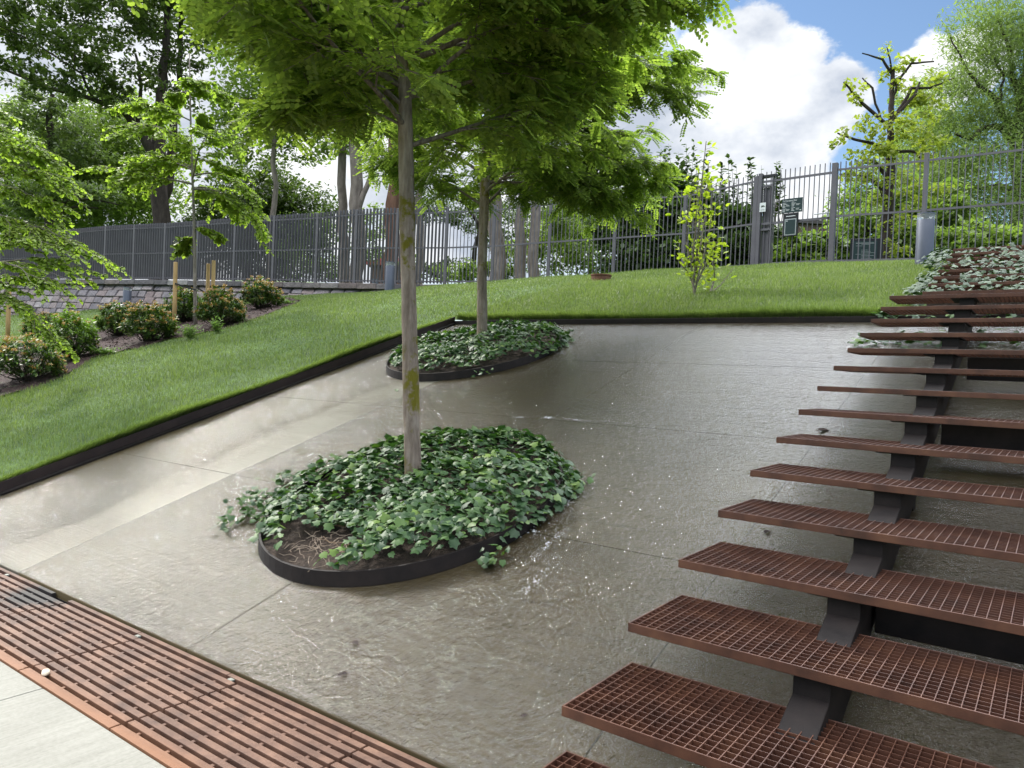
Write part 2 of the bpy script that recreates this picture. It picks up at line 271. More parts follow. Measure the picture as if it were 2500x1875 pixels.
# ------------------------------------------------------------------ object helpers
def tag(o, label=None, cat=None, group=None, kind=None):
    if label: o['label'] = label
    if cat: o['category'] = cat
    if group: o['group'] = group
    if kind: o['kind'] = kind
    return o
def empty(name, loc, label, cat, group=None):
    o = bpy.data.objects.new(name, None); COL.objects.link(o); o.location = tuple(loc); o.empty_display_size = .2
    tag(o, label, cat, group); o['_o'] = list(map(float, loc)); return o
def link(name, me, mat, parent=None):
    me.materials.append(mat) if not isinstance(mat, (list, tuple)) else [me.materials.append(x) for x in mat]
    o = bpy.data.objects.new(name, me); COL.objects.link(o)
    if parent is not None:
        off = Vector((0, 0, 0)); q = parent
        while q is not None:
            off += Vector(q.location); q = q.parent
        o.parent = parent; o.location = -off      # vertices are given in scene coordinates
        o['_w'] = 1
    return o
def np_mesh(name, V, Fc, smooth=False):
    """V (n,3); Fc (m,k) all faces with k corners"""
    me = bpy.data.meshes.new(name); V = np.asarray(V, np.float32); Fc = np.asarray(Fc, np.int32)
    k = Fc.shape[1]; me.vertices.add(len(V)); me.vertices.foreach_set('co', V.ravel())
    me.loops.add(Fc.size); me.loops.foreach_set('vertex_index', Fc.ravel())
    me.polygons.add(len(Fc)); me.polygons.foreach_set('loop_start', np.arange(0, Fc.size, k, dtype=np.int32))
    me.polygons.foreach_set('loop_total', np.full(len(Fc), k, np.int32))
    if smooth: me.polygons.foreach_set('use_smooth', np.ones(len(Fc), bool))
    me.update(calc_edges=True); return me
class MB:
    def __init__(s): s.v = []; s.f = []
    def add(s, vs, fs):
        n = len(s.v); s.v += [tuple(map(float, x)) for x in vs]; s.f += [tuple(n+i for i in f) for f in fs]; return s
    def hexa(s, c):      # 8 corners: bottom 4 (ccw), top 4
        return s.add(c, [(3, 2, 1, 0), (4, 5, 6, 7), (0, 1, 5, 4), (1, 2, 6, 5), (2, 3, 7, 6), (3, 0, 4, 7)])
    def box(s, c, sz, ax=None):
        c = np.asarray(c, float); sz = np.asarray(sz, float)/2
        A = np.eye(3) if ax is None else np.asarray(ax, float)
        P = [c + A[0]*x*sz[0] + A[1]*y*sz[1] + A[2]*z*sz[2] for z in (-1, 1) for x, y in ((-1, -1), (1, -1), (1, 1), (-1, 1))]
        return s.hexa(P)
    def bar(s, a, b, w, h, up=(0, 0, 1)):
        a = np.asarray(a, float); b = np.asarray(b, float); d = b-a; L = np.linalg.norm(d); d /= L
        r = np.cross(d, up); r /= np.linalg.norm(r); u = np.cross(r, d)
        return s.box((a+b)/2, (L, w, h), (d, r, u))
    def tube(s, pts, rad, n=8, cap=True, jit=0):
        pts = [np.asarray(p, float) for p in pts]
        if not hasattr(rad, '__len__'): rad = [rad]*len(pts)
        base = len(s.v); ref = np.array([.3, .9, .1])
        d0 = pts[-1]-pts[0]
        if abs(d0[1]) > abs(d0[0]) and abs(d0[1]) > abs(d0[2]): ref = np.array([.9, .1, .3])
        for i, p in enumerate(pts):
            d = pts[min(i+1, len(pts)-1)]-pts[max(i-1, 0)]; d = d/(np.linalg.norm(d)+1e-9)
            r = np.cross(d, ref); r /= np.linalg.norm(r)+1e-9; u = np.cross(r, d)
            for k in range(n):
                a = 2*math.pi*k/n; q = 1+(random.uniform(-jit, jit) if jit else 0)
                s.v.append(tuple(p+(r*math.cos(a)+u*math.sin(a))*rad[i]*q))
        for i in range(len(pts)-1):
            for k in range(n):
                a = base+i*n+k; b = base+i*n+(k+1) % n
                s.f.append((a, b, b+n, a+n))
        if cap:
            s.f.append(tuple(base+k for k in range(n))[::-1]); s.f.append(tuple(base+(len(pts)-1)*n+k for k in range(n)))
        return s
    def ring(s, c, prof, n=28, a0=0, a1=2*math.pi, scale=(1, 1), plane=None):
        """lathe: prof list of (r, z)"""
        base = len(s.v); m = len(prof)
        for i in range(n):
            a = a0+(a1-a0)*i/n
            for r, z in prof:
                x = c[0]+r*math.cos(a)*scale[0]; y = c[1]+r*math.sin(a)*scale[1]; zz = c[2]+z
                if plane: zz = plane(x, y)+z
                s.v.append((x, y, zz))
        for i in range(n):
            j = (i+1) % n
            for k in range(m-1):
                s.f.append((base+i*m+k, base+j*m+k, base+j*m+k+1, base+i*m+k+1))
        return s
    def build(s, name, mat, parent=None, smooth=False, bevel=0):
        me = bpy.data.meshes.new(name); me.from_pydata(s.v, [], s.f); me.update()
        if smooth: me.polygons.foreach_set('use_smooth', [True]*len(me.polygons))
        o = link(name, me, mat, parent)
        if bevel:
            b = o.modifiers.new('bevel', 'BEVEL'); b.width = bevel; b.segments = 2; b.limit_method = 'ANGLE'
        return o
def rot_frames(n, zdir=None, spread=1.0):
    """random frames; zdir (n,3) leaf normals"""
    a = RNG.uniform(0, 2*np.pi, n)
    z = zdir/np.linalg.norm(zdir, axis=1, keepdims=True)
    x = np.stack([np.cos(a), np.sin(a), np.zeros(n)], 1); x = x-(x*z).sum(1, keepdims=True)*z; x /= np.linalg.norm(x, axis=1, keepdims=True)
    return x, np.cross(z, x), z
def scatter(P, X, Y, Z, S, T, Fc):
    """copies of template T (k,3) at P with frames and sizes -> V,F"""
    P = np.asarray(P); S = np.asarray(S).reshape(-1, 1, 1)
    V = P[:, None, :] + S*(T[None, :, 0:1]*X[:, None, :] + T[None, :, 1:2]*Y[:, None, :] + T[None, :, 2:3]*Z[:, None, :])
    k = len(T); Fa = np.asarray(Fc)[None] + (np.arange(len(P))*k)[:, None, None]
    return V.reshape(-1, 3), Fa.reshape(-1, np.asarray(Fc).shape[1])
LEAF_Q = (np.array([[0, 0, 0], [.28, .5, .06], [0, 1, -.05], [-.28, .5, .06]]), [[0, 1, 2, 3]])
LEAF_H = (np.array([[0, 0, 0], [.24, .25, .04], [.27, .65, .03], [0, 1, -.06], [-.27, .65, .03], [-.24, .25, .04]]), [[0, 1, 2, 3], [0, 3, 4, 5]])
LEAF_N = (np.array([[0, 0, 0], [.11, .5, .02], [0, 1, -.08], [-.11, .5, .02]]), [[0, 1, 2, 3]])
def ivy_template():
    pts = [(0, 0), (.26, -.12), (.50, .10), (.42, .30), (.48, .55), (.22, .64), (0, 1.0), (-.22, .64), (-.48, .55), (-.42, .30), (-.50, .10), (-.26, -.12)]
    V = [(x, y, -.12*abs(x)*2+.05-.10*y*y) for x, y in pts]+[(0, .35, .06)]
    Fc = [[12, i, (i+1) % 12] for i in range(12)]
    return np.array(V), Fc
IVY = ivy_template()

# ------------------------------------------------------------------ key dimensions
RISE, GOING, SHIFT, DEPTH = .163, .4954, -.0091, .5247
X1, Y1, Z1 = -1.3248, 2.1952, .4494
YE, SL = 2.223, .329
def plane(x, y): return SL*(y-YE)
XL, YT = -8.05, 9.36
# fence line: (px, distance, base py, top py)
FD = [(-160, 34, 680, 590), (0, 31, 682.5, 578), (85, 29.9, 683, 572), (170, 28.9, 683.5, 561), (255, 28.1, 684, 553), (325, 27.5, 684.5, 549), (400, 26.9, 685, 546), (480, 26.3, 686.5, 540), (570, 25.7, 688, 533),
      (665, 25.1, 690, 527), (770, 24.5, 692, 521), (865, 24.0, 693.5, 512), (965, 23.45, 695, 509), (1085, 22.8, 697, 506), (1200, 22.3, 695, 500), (1337, 21.6, 689, 486),
      (1496, 20.8, 681, 474), (1666, 19.7, 667, 466), (1850, 18.4, 657, 425), (2028, 17.3, 649, 399), (2250, 15.95, 644, 374), (2500, 14.8, 632, 345), (2720, 13.9, 622, 318)]
FB = [at(x, yb, D) for x, D, yb, yt in FD]; FT = [at(x, yt, D) for x, D, yb, yt in FD]
FT = [np.array([b[0], b[1], t_[2]]) for b, t_ in zip(FB, FT)]
WB = [(-160, 31.5, 782), (0, 29.2, 772), (189, 27.4, 760), (299, 26.6, 750.5), (400, 26.0, 746), (550, 25.1, 736), (692, 24.3, 723.5), (800, 23.9, 719), (895, 23.6, 715), (1000, 23.0, 706.5), (1100, 22.65, 700)]
WBP = [at(x, y, D) for x, D, y in WB]
# lawn surface: thin plate spline through surveyed points
cp = []
for y in np.linspace(0, 9.4, 9): cp.append((XL-.02, y, plane(0, y)+.105))
for x in np.linspace(-8, 3, 8): cp.append((x, YT+.08, plane(0, YT+.08)+.03))
for q in WBP: cp.append(tuple(q))
for q in FB[13:]: cp.append((q[0], q[1], q[2]-.02))
for q in FB[:13:3]: cp.append((q[0], q[1]+6, q[2]))
for i in range(13, len(FB), 2):
    q = FB[i]; cp.append((q[0]*1.1-.5, q[1]+7, q[2]+.1))
for x, y, dz in ((-12, 4, .16), (-12, 8, .17), (-16, 6, .15), (-20, 6, -.05), (-10, 12, .05), (-24, 4, -.5), (-12, 1, .15), (-20, 0, .1), (-30, 0, -.3)): cp.append((x, y, plane(0, y)+dz))
b1 = at(2256, 649, 12.8); cp.append(tuple(b1)); b2 = at(951, 713, 22.4); cp.append(tuple(b2)); b3 = at(309, 755, 26.3); cp.append((b3[0], b3[1], b3[2]))
cp = np.array(cp)
def _U(r2): return np.where(r2 > 1e-9, r2*np.log(np.maximum(r2, 1e-9)), 0)
_n = len(cp); _d = ((cp[:, None, :2]-cp[None, :, :2])**2).sum(2); _K = _U(_d)+np.eye(_n)*.6
_P = np.hstack([np.ones((_n, 1)), cp[:, :2]]); _A = np.block([[_K, _P], [_P.T, np.zeros((3, 3))]])
_w = np.linalg.solve(_A, np.concatenate([cp[:, 2], np.zeros(3)]))
def lawn_h(x, y):
    x = np.atleast_1d(np.asarray(x, float)); y = np.atleast_1d(np.asarray(y, float))
    d = (x[:, None]-cp[None, :, 0])**2+(y[:, None]-cp[None, :, 1])**2
    return _U(d)@_w[:_n]+_w[_n]+_w[_n+1]*x+_w[_n+2]*y
def lh(x, y): return float(lawn_h(x, y)[0])
def hit(px, py, d0=6, d1=40):
    D = np.linspace(d0, d1, 700); r = ray(px, py); P = EYE+D[:, None]*r
    below = P[:, 2] < lawn_h(P[:, 0], P[:, 1])
    i = int(np.argmax(below)) if below.any() else len(D)-1
    return P[i]
def inside(poly, X, Y):
    poly = np.asarray(poly); res = np.zeros(len(X), bool); n = len(poly); j = n-1
    for i in range(n):
        xi, yi = poly[i][:2]; xj, yj = poly[j][:2]
        c = ((yi > Y) != (yj > Y)) & (X < (xj-xi)*(Y-yi)/((yj-yi)+1e-12)+xi); res ^= c; j = i
    return res

# ------------------------------------------------------------------ setting: ground sheets
def sheet(name, x0, x1, y0, y1, nx, ny, hf, mat, kind='structure', keep=None):
    xs = np.linspace(x0, x1, nx); ys = np.linspace(y0, y1, ny); X, Y = np.meshgrid(xs, ys); Z = hf(X.ravel(), Y.ravel())
    V = np.stack([X.ravel(), Y.ravel(), Z], 1); idx = np.arange(nx*ny).reshape(ny, nx)
    Fc = np.stack([idx[:-1, :-1], idx[:-1, 1:], idx[1:, 1:], idx[1:, :-1]], -1).reshape(-1, 4)
    if keep is not None:
        ctr = V[Fc].mean(1); Fc = Fc[keep(ctr[:, 0], ctr[:, 1])]
    o = link(name, np_mesh(name, V, Fc, True), mat); tag(o, kind=kind); return o
big = MB(); big.add([(-3000, -3000, -2.2), (3000, -3000, -2.2), (3000, 3000, -2.2), (-3000, 3000, -2.2)], [(0, 1, 2, 3)])
tag(big.build('ground', MAT['turf']), kind='structure')
sheet('lawn', -50, XL-.03, -6, 34, 120, 110, lawn_h, MAT['turf'])
sheet('hillside', XL-.03, 16, YT+.055, 34, 70, 80, lawn_h, MAT['turf'])
# pavement (0) and cascade bed
pv = MB()
for (xa, xb) in ((-14, -3.824), (-3.818, 6)):
    pv.hexa([(xa, -5, -.4), (xb, -5, -.4), (xb, 1.582, -.4), (xa, 1.582, -.4), (xa, -5, -.004), (xb, -5, -.004), (xb, 1.582, -.004), (xa, 1.582, -.004)])
tag(pv.build('pavement', MAT['pave'], bevel=.003), kind='structure')
# cascade slabs, laid between joints
bed = MB(); xj = [XL, -5.93, -3.75, -1.42, 1.2, 4.5, 7.0]; yj = [2.262, 3.965, 5.795, 7.61, YT+.02]; gp = .0028
for i in range(len(xj)-1):
    for j in range(len(yj)-1):
        x0, x1, y0, y1 = xj[i]+gp, xj[i+1]-gp, yj[j]+gp, yj[j+1]-gp
        zt = -.0 if i else .0
        bed.hexa([(x0, y0, -1.5), (x1, y0, -1.5), (x1, y1, -1.5), (x0, y1, -1.5), (x0, y0, plane(0, y0)+zt), (x1, y0, plane(0, y0)+zt), (x1, y1, plane(0, y1)+zt), (x0, y1, plane(0, y1)+zt)])
tag(bed.build('cascade_bed', MAT['bed'], bevel=.004), kind='structure')
# the film of water: a sheet 5 mm above the bed
nx, ny = 140, 100
def wh(x, y): return plane(x, y)+.006
wat = sheet('water', XL+.01, 6.9, 2.264, YT, nx, ny, wh, MAT['water'])
fo = []
def foam(cx, cy, n, r, s=.0038):
    for _ in range(n):
        x, y = random.gauss(cx, r[0]), random.gauss(cy, r[1]); fo.append((x, y, plane(x, y)+.010, s*random.uniform(.5, 1.3)))
fw = EYE
for px, py, n, r in ((1340, 1022, 70, (.035, .012)), (1268, 1021, 40, (.03, .01)), (1410, 1028, 60, (.18, .008)), (1480, 1031, 60, (.25, .008)), (1395, 1185, 60, (.02, .08)), (1375, 1240, 60, (.02, .09)), (1360, 1200, 60, (.05, .06)), (1345, 1330, 60, (.02, .12)), (1310, 1420, 50, (.02, .14)), (1300, 1300, 40, (.05, .05)), (1372, 860, 50, (.03, .10)), (1090, 800, 8, (.2, .02))):
    v = ray(px, py); tt = (-EYE[2]-SL*YE)/(v[2]-SL*v[1]); w = EYE+v*tt; foam(w[0], w[1], n, r)
fo = np.array(fo); th = rot_frames(len(fo), np.tile([0, -.31, .95], (len(fo), 1)))
V, Fc = scatter(fo[:, :3], *th, fo[:, 3], np.array([[1, 0, .2], [0, 1.3, .5], [-1, 0, .2], [0, -1.3, 0]]), [[0, 1, 2, 3]])
tag(link('foam', np_mesh('foam', V, Fc), MAT['foam']), kind='stuff', label='small white splashes on the running water film', cat='foam')

# ------------------------------------------------------------------ kerbs
k = MB(); y0, y1 = .2, YT+.05
def kz(y, h): return plane(0, y)+h
k.hexa([(XL-.018, y0, kz(y0, -.12)), (XL, y0, kz(y0, -.12)), (XL, y1, kz(y1, -.12)), (XL-.018, y1, kz(y1, -.12)), (XL-.018, y0, kz(y0, .125)), (XL, y0, kz(y0, .125)), (XL, y1, kz(y1, .125)), (XL-.018, y1, kz(y1, .125))])
rk = empty('steel_kerb', (XL, 5, plane(0, 5)), 'long dark brown steel kerb between the grass slope and the wet concrete', 'kerb')
k.build('upright_plate', MAT['kerb'], rk, bevel=.002)
k = MB(); k.hexa([(XL+.001, y0, kz(y0, -.05)), (XL+.045, y0, kz(y0, -.05)), (XL+.045, y1-.02, kz(y1, -.05)), (XL+.001, y1-.02, kz(y1, -.05)), (XL+.001, y0, kz(y0, .03)), (XL+.04, y0, kz(y0, .018)), (XL+.04, y1-.02, kz(y1, .018)), (XL+.001, y1-.02, kz(y1, .03))])
k.build('foot_flange', MAT['dark_steel'], rk)
rk = empty('weir_kerb', (-4, YT, plane(0, YT)), 'black steel channel the water spills from along the top of the cascade', 'kerb')
z0 = plane(0, YT); k = MB()
k.box(((XL+6.9)/2, YT+.035, z0+.018), (6.9-XL, .05, .10)); k.build('channel', MAT['dark_steel'], rk, bevel=.003)
k = MB(); k.box(((-7.45+4.4)/2, YT+.075, z0+.010), (4.4+7.45, .012, .15)); k.build('edging_plate', MAT['kerb'], rk, bevel=.002)

# ------------------------------------------------------------------ drainage grate, panel by panel
gr_mats = MAT['rust']
panels = [(-7.0, -6.012), (-6.006, -5.056), (-5.050, -4.128), (-4.122, -3.200), (-3.194, -2.272), (-2.266, -1.344), (-1.338, -.416), (-.41, .51)]
grl = ['farthest panel of the rusty drain grate, beside the steel kerb', 'rusty drain grate panel with a black wet corner by the dry concrete lane', 'rusty drain grate panel carrying the cream pebble',
       'rusty drain grate panel in the middle of the strip', 'rusty drain grate panel near the bottom edge of the photo', 'muddy rusty drain grate panel at the bottom of the photo', 'rusty drain grate panel under the stair foot', 'last rusty drain grate panel below the stairs']
m, t, p, o = newmat('grate_rust'); v = objcoord(t)
c = ramp(t, tnoise(t, v, 6, 6, .65), [(.3, (.060, .027, .016)), (.5, (.125, .062, .038)), (.72, (.21, .112, .070))])
sx = N(t, 'ShaderNodeSeparateXYZ'); t.links.new(v, sx.inputs[0])
og = N(t, 'ShaderNodeMapRange'); t.links.new(sx.outputs[1], og.inputs[0]); setin(og, From_Min=1.72, From_Max=1.60)
c = mixc(t, math_(t, 'MULTIPLY', og.outputs[0], .75), c, (.24, .10, .040))
vd = N(t, 'ShaderNodeVectorMath', operation='DISTANCE'); t.links.new(v, vd.inputs[0]); vd.inputs[1].default_value = (-5.32, 2.2, 0)
wm = N(t, 'ShaderNodeMapRange'); t.links.new(math_(t, 'ADD', vd.outputs['Value'], math_(t, 'MULTIPLY', tnoise(t, v, 12, 4), .22)), wm.inputs[0]); setin(wm, From_Min=.46, From_Max=.28)
c = mixc(t, wm.outputs[0], c, (.018, .014, .012))
t.links.new(c, p.inputs['Base Color']); setin(p, Roughness=.7); t.links.new(bump(t, tnoise(t, v, 120, 4), .0015), p.inputs['Normal']); MAT['grate'] = m
for pi, (xa, xb) in enumerate(panels):
    if pi in (6, 7): continue
    root = empty('drain_grate', ((xa+xb)/2, 1.9, 0), grl[pi], 'grate', 'panels of the rusty drain grate')
    br_ = MB()
    for q in range(11):
        yc = 2.185-q*.0562; off = -.018*q*.6
        br_.box(((xa+xb)/2+off*0+random.uniform(-.003, .003), yc, -.022+random.uniform(-.002, .001)), (xb-xa-.006, .034, .044))
    lg = br_; nl = 4
    for q in range(10):
        yc = 2.185-q*.0562-.0281
        for e in range(nl):
            lg.box((xa+.115+e*.228, yc, -.018), (.020, .030, .016))
    lg.build('grating', MAT['grate'], root, bevel=.003)
eg = empty('grate_frame', (-4, 1.9, 0), 'rusty angle frame lining both edges of the drain grate', 'frame')
fm = MB()
for xa, xb in ((-7, -6.02), (-6.015, -5.30), (-5.07, -4.20), (-4.195, -3.32), (-3.314, -2.40), (-2.394, -.4)):
    fm.box(((xa+xb)/2, 2.240, -.020), (xb-xa, .028, .046))
fm.build('upper_rail', MAT['grate'], eg, bevel=.002)
fm = MB()
for xa, xb in ((-7, -5.03), (-5.02, -4.11), (-4.10, -3.19), (-3.18, -2.2), (-2.19, -.4)):
    fm.box(((xa+xb)/2, 1.600, -.020), (xb-xa, .030, .050))
fm.build('lower_rail', MAT['grate'], eg, bevel=.002)
tr = MB(); tr.box((-4, 1.9, -.36), (10, .72, .06)); tr.box((-4, 2.258, -.2), (10, .004, .34)); tr.box((-4, 1.5835, -.2), (10, .003, .36))
tag(tr.build('drain_trench', MAT['dark_steel']), kind='structure')
for i, (x, y, lb) in enumerate(((-4.165, 2.213, 'small grey plastic clip wedged in the grate beside the third joint'), (-3.26, 2.213, 'small grey clip at the upper rim near the middle of the grate'), (-5.98, 2.213, 'small grey clip at the far left joint of the grate'))):
    c_ = MB(); c_.box((x, y, -.004), (.034, .022, .010)); tag(c_.build('spacer_clip', MAT['clip'], bevel=.002), lb, 'clip')
# pebble
bm = bmesh.new(); bmesh.ops.create_icosphere(bm, subdivisions=3, radius=1)
for v_ in bm.verts:
    v_.co *= 1+.12*noise.noise(v_.co*1.3); v_.co = Vector((v_.co.x*.030, v_.co.y*.019, v_.co.z*.013))
me = bpy.data.meshes.new('pebble'); bm.to_mesh(me); bm.free(); me.polygons.foreach_set('use_smooth', [True]*len(me.polygons))
pb = link('pebble', me, MAT['pebble']); pb.location = (-3.975, 1.655, .008); pb.rotation_euler = (0.2, .1, -.4); tag(pb, 'cream oval pebble lying on the rusty drain grate', 'pebble')

# ------------------------------------------------------------------ staircase
st = empty('staircase', (-.6, 2, 0), 'open staircase of rusty steel grating treads floating above the running water', 'staircase')
XR = 3.6
def tread_frames():
    L = []
    for k_ in range(0, 15):
        L.append((X1+SHIFT*(k_-1), Y1+GOING*(k_-1), Z1+RISE*(k_-1)))
    for k_ in range(15, 23):
        L.append((-1.28-.018*(k_-15), 9.71+.57*(k_-15), EYE[2]+1.15+.163*(k_-15)))
    return L
TF = tread_frames()
for i, (x0, y0, z0) in enumerate(TF):
    fr_ = MB(); hgt = .036; dd = DEPTH if i < 15 else .44
    r0 = MB()
    # rim: front, back, left, right flats
    fr_.box(((x0+XR)/2, y0+.003, z0-hgt/2), (XR-x0, .006, hgt))
    fr_.box(((x0+XR)/2, y0+dd-.003, z0-hgt/2), (XR-x0, .006, hgt))
    fr_.box((x0+.003, y0+dd/2, z0-hgt/2), (.006, dd-.012, hgt))
    fr_.box((XR-.003, y0+dd/2, z0-hgt/2), (.006, dd-.012, hgt))
    t_o = fr_.build('tread', MAT['rust_tread'], st, bevel=.0015)
    g_ = MB(); zt = z0-.002
    xs = x0+.0365
    while xs < XR-.01:
        g_.box((xs, y0+dd/2, zt-.014), (.0030, dd-.0125, .028)); xs += .0368
    nr = 14 if dd > .5 else 12
    for q in range(1, nr):
        g_.box(((x0+XR)/2, y0+dd*q/nr, zt-.0135), (XR-x0-.0125, .0026, .025))
    g_.build('grating', MAT['rust_tread'], t_o)
# stringer beams following the slope, feet in the water
def stringer(xc):
    b_ = MB(); pa, pb_ = 1.2, 9.1
    for (lo, hi, w) in ((.11, .335, .125),):
        def zz(y, h): return SL*(y-YE)+h
        xa = lambda y: xc-.0184*(y-2.7)
        b_.hexa([(xa(pa)-w/2, pa, zz(pa, lo)), (xa(pa)+w/2, pa, zz(pa, lo)), (xa(pb_)+w/2, pb_, zz(pb_, lo)), (xa(pb_)-w/2, pb_, zz(pb_, lo)),
                 (xa(pa)-w/2, pa, zz(pa, hi)), (xa(pa)+w/2, pa, zz(pa, hi)), (xa(pb_)+w/2, pb_, zz(pb_, hi)), (xa(pb_)-w/2, pb_, zz(pb_, hi))])
    b_.build('stringer', MAT['dark_steel'], st, bevel=.004)
    for i in range(0, 15):
        x0, y0, z0 = TF[i]; xx = xc-.0184*(y0-2.7); ztop = z0-.0365
        s_ = MB(); ya, yb = y0+.035, y0+.40
        zb0, zb1 = SL*(ya-YE)+.30, SL*(yb-YE)+.30
        s_.hexa([(xx-.062, ya, zb0), (xx+.062, ya, zb0), (xx+.062, yb, min(zb1, ztop-.02)), (xx-.062, yb, min(zb1, ztop-.02)), (xx-.062, ya, ztop-.008), (xx+.062, ya, ztop-.008), (xx+.062, yb, ztop-.008), (xx-.062, yb, ztop-.008)])
        s_.build('bracket', MAT['dark_steel'], st)
        s_ = MB(); s_.box((xx-.03, y0+.22, ztop-.004), (.22, .40, .007)); s_.build('bearing_plate', MAT['dark_steel'], st, bevel=.001)
stringer(-.64); stringer(1.05); stringer(2.75)
for i in (4, 8, 11):
    x0, y0, z0 = TF[i]; yc = y0-.12
    c_ = MB(); c_.box((1.05, yc, SL*(yc-YE)+.20), (3.25, .16, .18)); c_.build('cross_beam', MAT['dark_steel'], st, bevel=.004)
for i in (2, 6, 10, 14):
    for xc in (-.64, 1.05, 2.75):
        lf = MB(); y = TF[i][1]+.25; lf.box((xc-.0184*(y-2.7), y, SL*(y-YE)+.055), (.09, .09, .11)); lf.build('foot', MAT['dark_steel'], st)
# risers of the upper, planted flight: soil behind
so = MB()
for i in range(15, 23):
    x0, y0, z0 = TF[i]; so.box((x0+2.48, y0+.5, z0-.30), (4.9, .56, .40))
so.box((1.2, 9.60, 2.45), (4.8, .30, .30))
tag(so.build('stair_soil', MAT['soil']), kind='structure')

# ------------------------------------------------------------------ planters
def planter(cx, cy, r, label):
    root = empty('ring_planter', (cx, cy, plane(cx, cy)), label, 'planter', 'steel ring planters in the running water')
    w = MB(); n = 72
    w.ring((cx, cy, 0), [(r-.010, -.06), (r+.004, -.06), (r+.004, .088), (r+.004, .096), (r-.010, .096), (r-.010, -.06)], n=n, plane=plane)
    w.build('rim', MAT['dark_steel'], root, smooth=False)
    V = []; Fc = []; rings = 14; seg = 48
    for i in range(rings+1):
        rr = (r-.011)*i/rings
        for j in range(seg):
            a = 2*math.pi*j/seg; x = cx+rr*math.cos(a); y = cy+rr*math.sin(a)
            V.append((x, y, plane(x, y)+.045+.03*(1-(i/rings)**2)+.015*noise.noise(Vector((x*5, y*5, 0)))))
    for i in range(rings):
        for j in range(seg):
            a = i*seg+j; b = i*seg+(j+1) % seg; Fc.append((a, b, b+seg, a+seg))
    link('soil', np_mesh('soil', V, Fc, True), MAT['soil'], root)
    return root
PL1 = (-3.77, 4.03, 1.07); PL2 = (-6.28, 7.76, 1.15)
planter(*PL1, 'near steel ring planter with a bare patch of soil among the ivy')
planter(*PL2, 'far steel ring planter below the top kerb, filled with ivy')
_vb = ray(765, 1342); _pb = EYE+_vb*((-EYE[2]-SL*YE+.08)/(_vb[2]-SL*_vb[1])); BARE = (_pb[0], _pb[1], .34, .21); print('bare', BARE)
def ivy_bed(cx, cy, r, n, label, bare, mat, extra=()):
    P = []; Nn = []; S = []
    while len(P) < n:
        a = random.uniform(0, 2*math.pi); q = math.sqrt(random.random())*1.0
        rr = q*(r+.06*(1+math.sin(3*a))) if math.sin(a) > -.3 or (cx > -5 and math.cos(a) < -.55) else q*(r-.03); x, y = cx+rr*math.cos(a), cy+rr*math.sin(a)
        if bare and ((x-bare[0])/bare[2])**2+((y-bare[1])/bare[3])**2 < random.uniform(.6, 1.15): continue
        e = rr/r
        clump = noise.noise(Vector((x*2.4, y*2.4, cx)))
        if cx < -5 and e > .93 and math.sin(a) < -.25 and noise.noise(Vector((math.cos(a)*3, math.sin(a)*3, cx*3))) < .12: continue
        h = (.14+.10*clump)*min(1, (1.16-e)*3.2)+.03+random.uniform(0, .07)
        if e > 1: h = .085-random.uniform(0, .09)*(e-1)*8
        P.append((x, y, plane(x, y)+max(.02, h)))
        t_ = .75 if e < .95 else 1.5
        Nn.append((math.cos(a)*.35*e*t_+random.gauss(0, .42), math.sin(a)*.35*e*t_-.15+random.gauss(0, .42), 1.0))
        S.append(random.uniform(.038, .078))
    for (px, py, c_, sp) in extra:
        v = ray(px, py); tt = (-EYE[2]-SL*YE)/(v[2]-SL*v[1]); w = EYE+v*tt
        for _ in range(c_):
            x, y = random.gauss(w[0], sp), random.gauss(w[1], sp); P.append((x, y, plane(x, y)+random.uniform(.03, .10)))
            Nn.append((random.gauss(0, .5), -.3+random.gauss(0, .5), .9)); S.append(random.uniform(.035, .06))
    P = np.array(P); Nn = np.array(Nn); X, Y, Z = rot_frames(len(P), Nn)
    # tips hang downhill
    flip = (Y[:, 1] > .2) & (RNG.random(len(P)) < .6); X[flip] *= -1; Y[flip] *= -1
    V, Fc = scatter(P, X, Y, Z, S, *IVY)
    root = empty('ivy', (cx, cy, plane(cx, cy)+.08), label, 'ivy')
    link('leaves', np_mesh('ivy_leaves', V, Fc), mat, root)
    vb = MB()
    for _ in range(70):
        a = random.uniform(0, 6.28); rr = r*math.sqrt(random.uniform(.05, .62)); x, y = cx+rr*math.cos(a), cy+rr*math.sin(a); d = random.uniform(0, 6.28); pts = []
        for s in range(5):
            pts.append((x, y, plane(x, y)+.10+random.uniform(-.03, .05))); x += .07*math.cos(d); y += .07*math.sin(d); d += random.uniform(-.6, .6)
        vb.tube(pts, .0025, 4)
    vb.build('vines', MAT['vine'], root)
    return root
ivy_bed(*PL1, 3600, 'dense dark green ivy in the near ring planter', BARE, MAT['ivy'],
        ((560, 1295, 12, .05), (610, 1270, 40, .08), (600, 1230, 20, .06), (700, 1180, 30, .1), (640, 1240, 50, .09), (1395, 1190, 30, .07), (1385, 1215, 20, .05), (1200, 1380, 14, .04), (1190, 1395, 8, .02), (1120, 1085, 12, .05), (700, 1180, 12, .05)))
ivy_bed(*PL2, 3300, 'ivy round the pale trunk in the far ring planter', None, MAT['ivy'],
        ((1390, 820, 16, .05), (1370, 840, 30, .07), (970, 880, 14, .07), (1180, 925, 10, .08)))
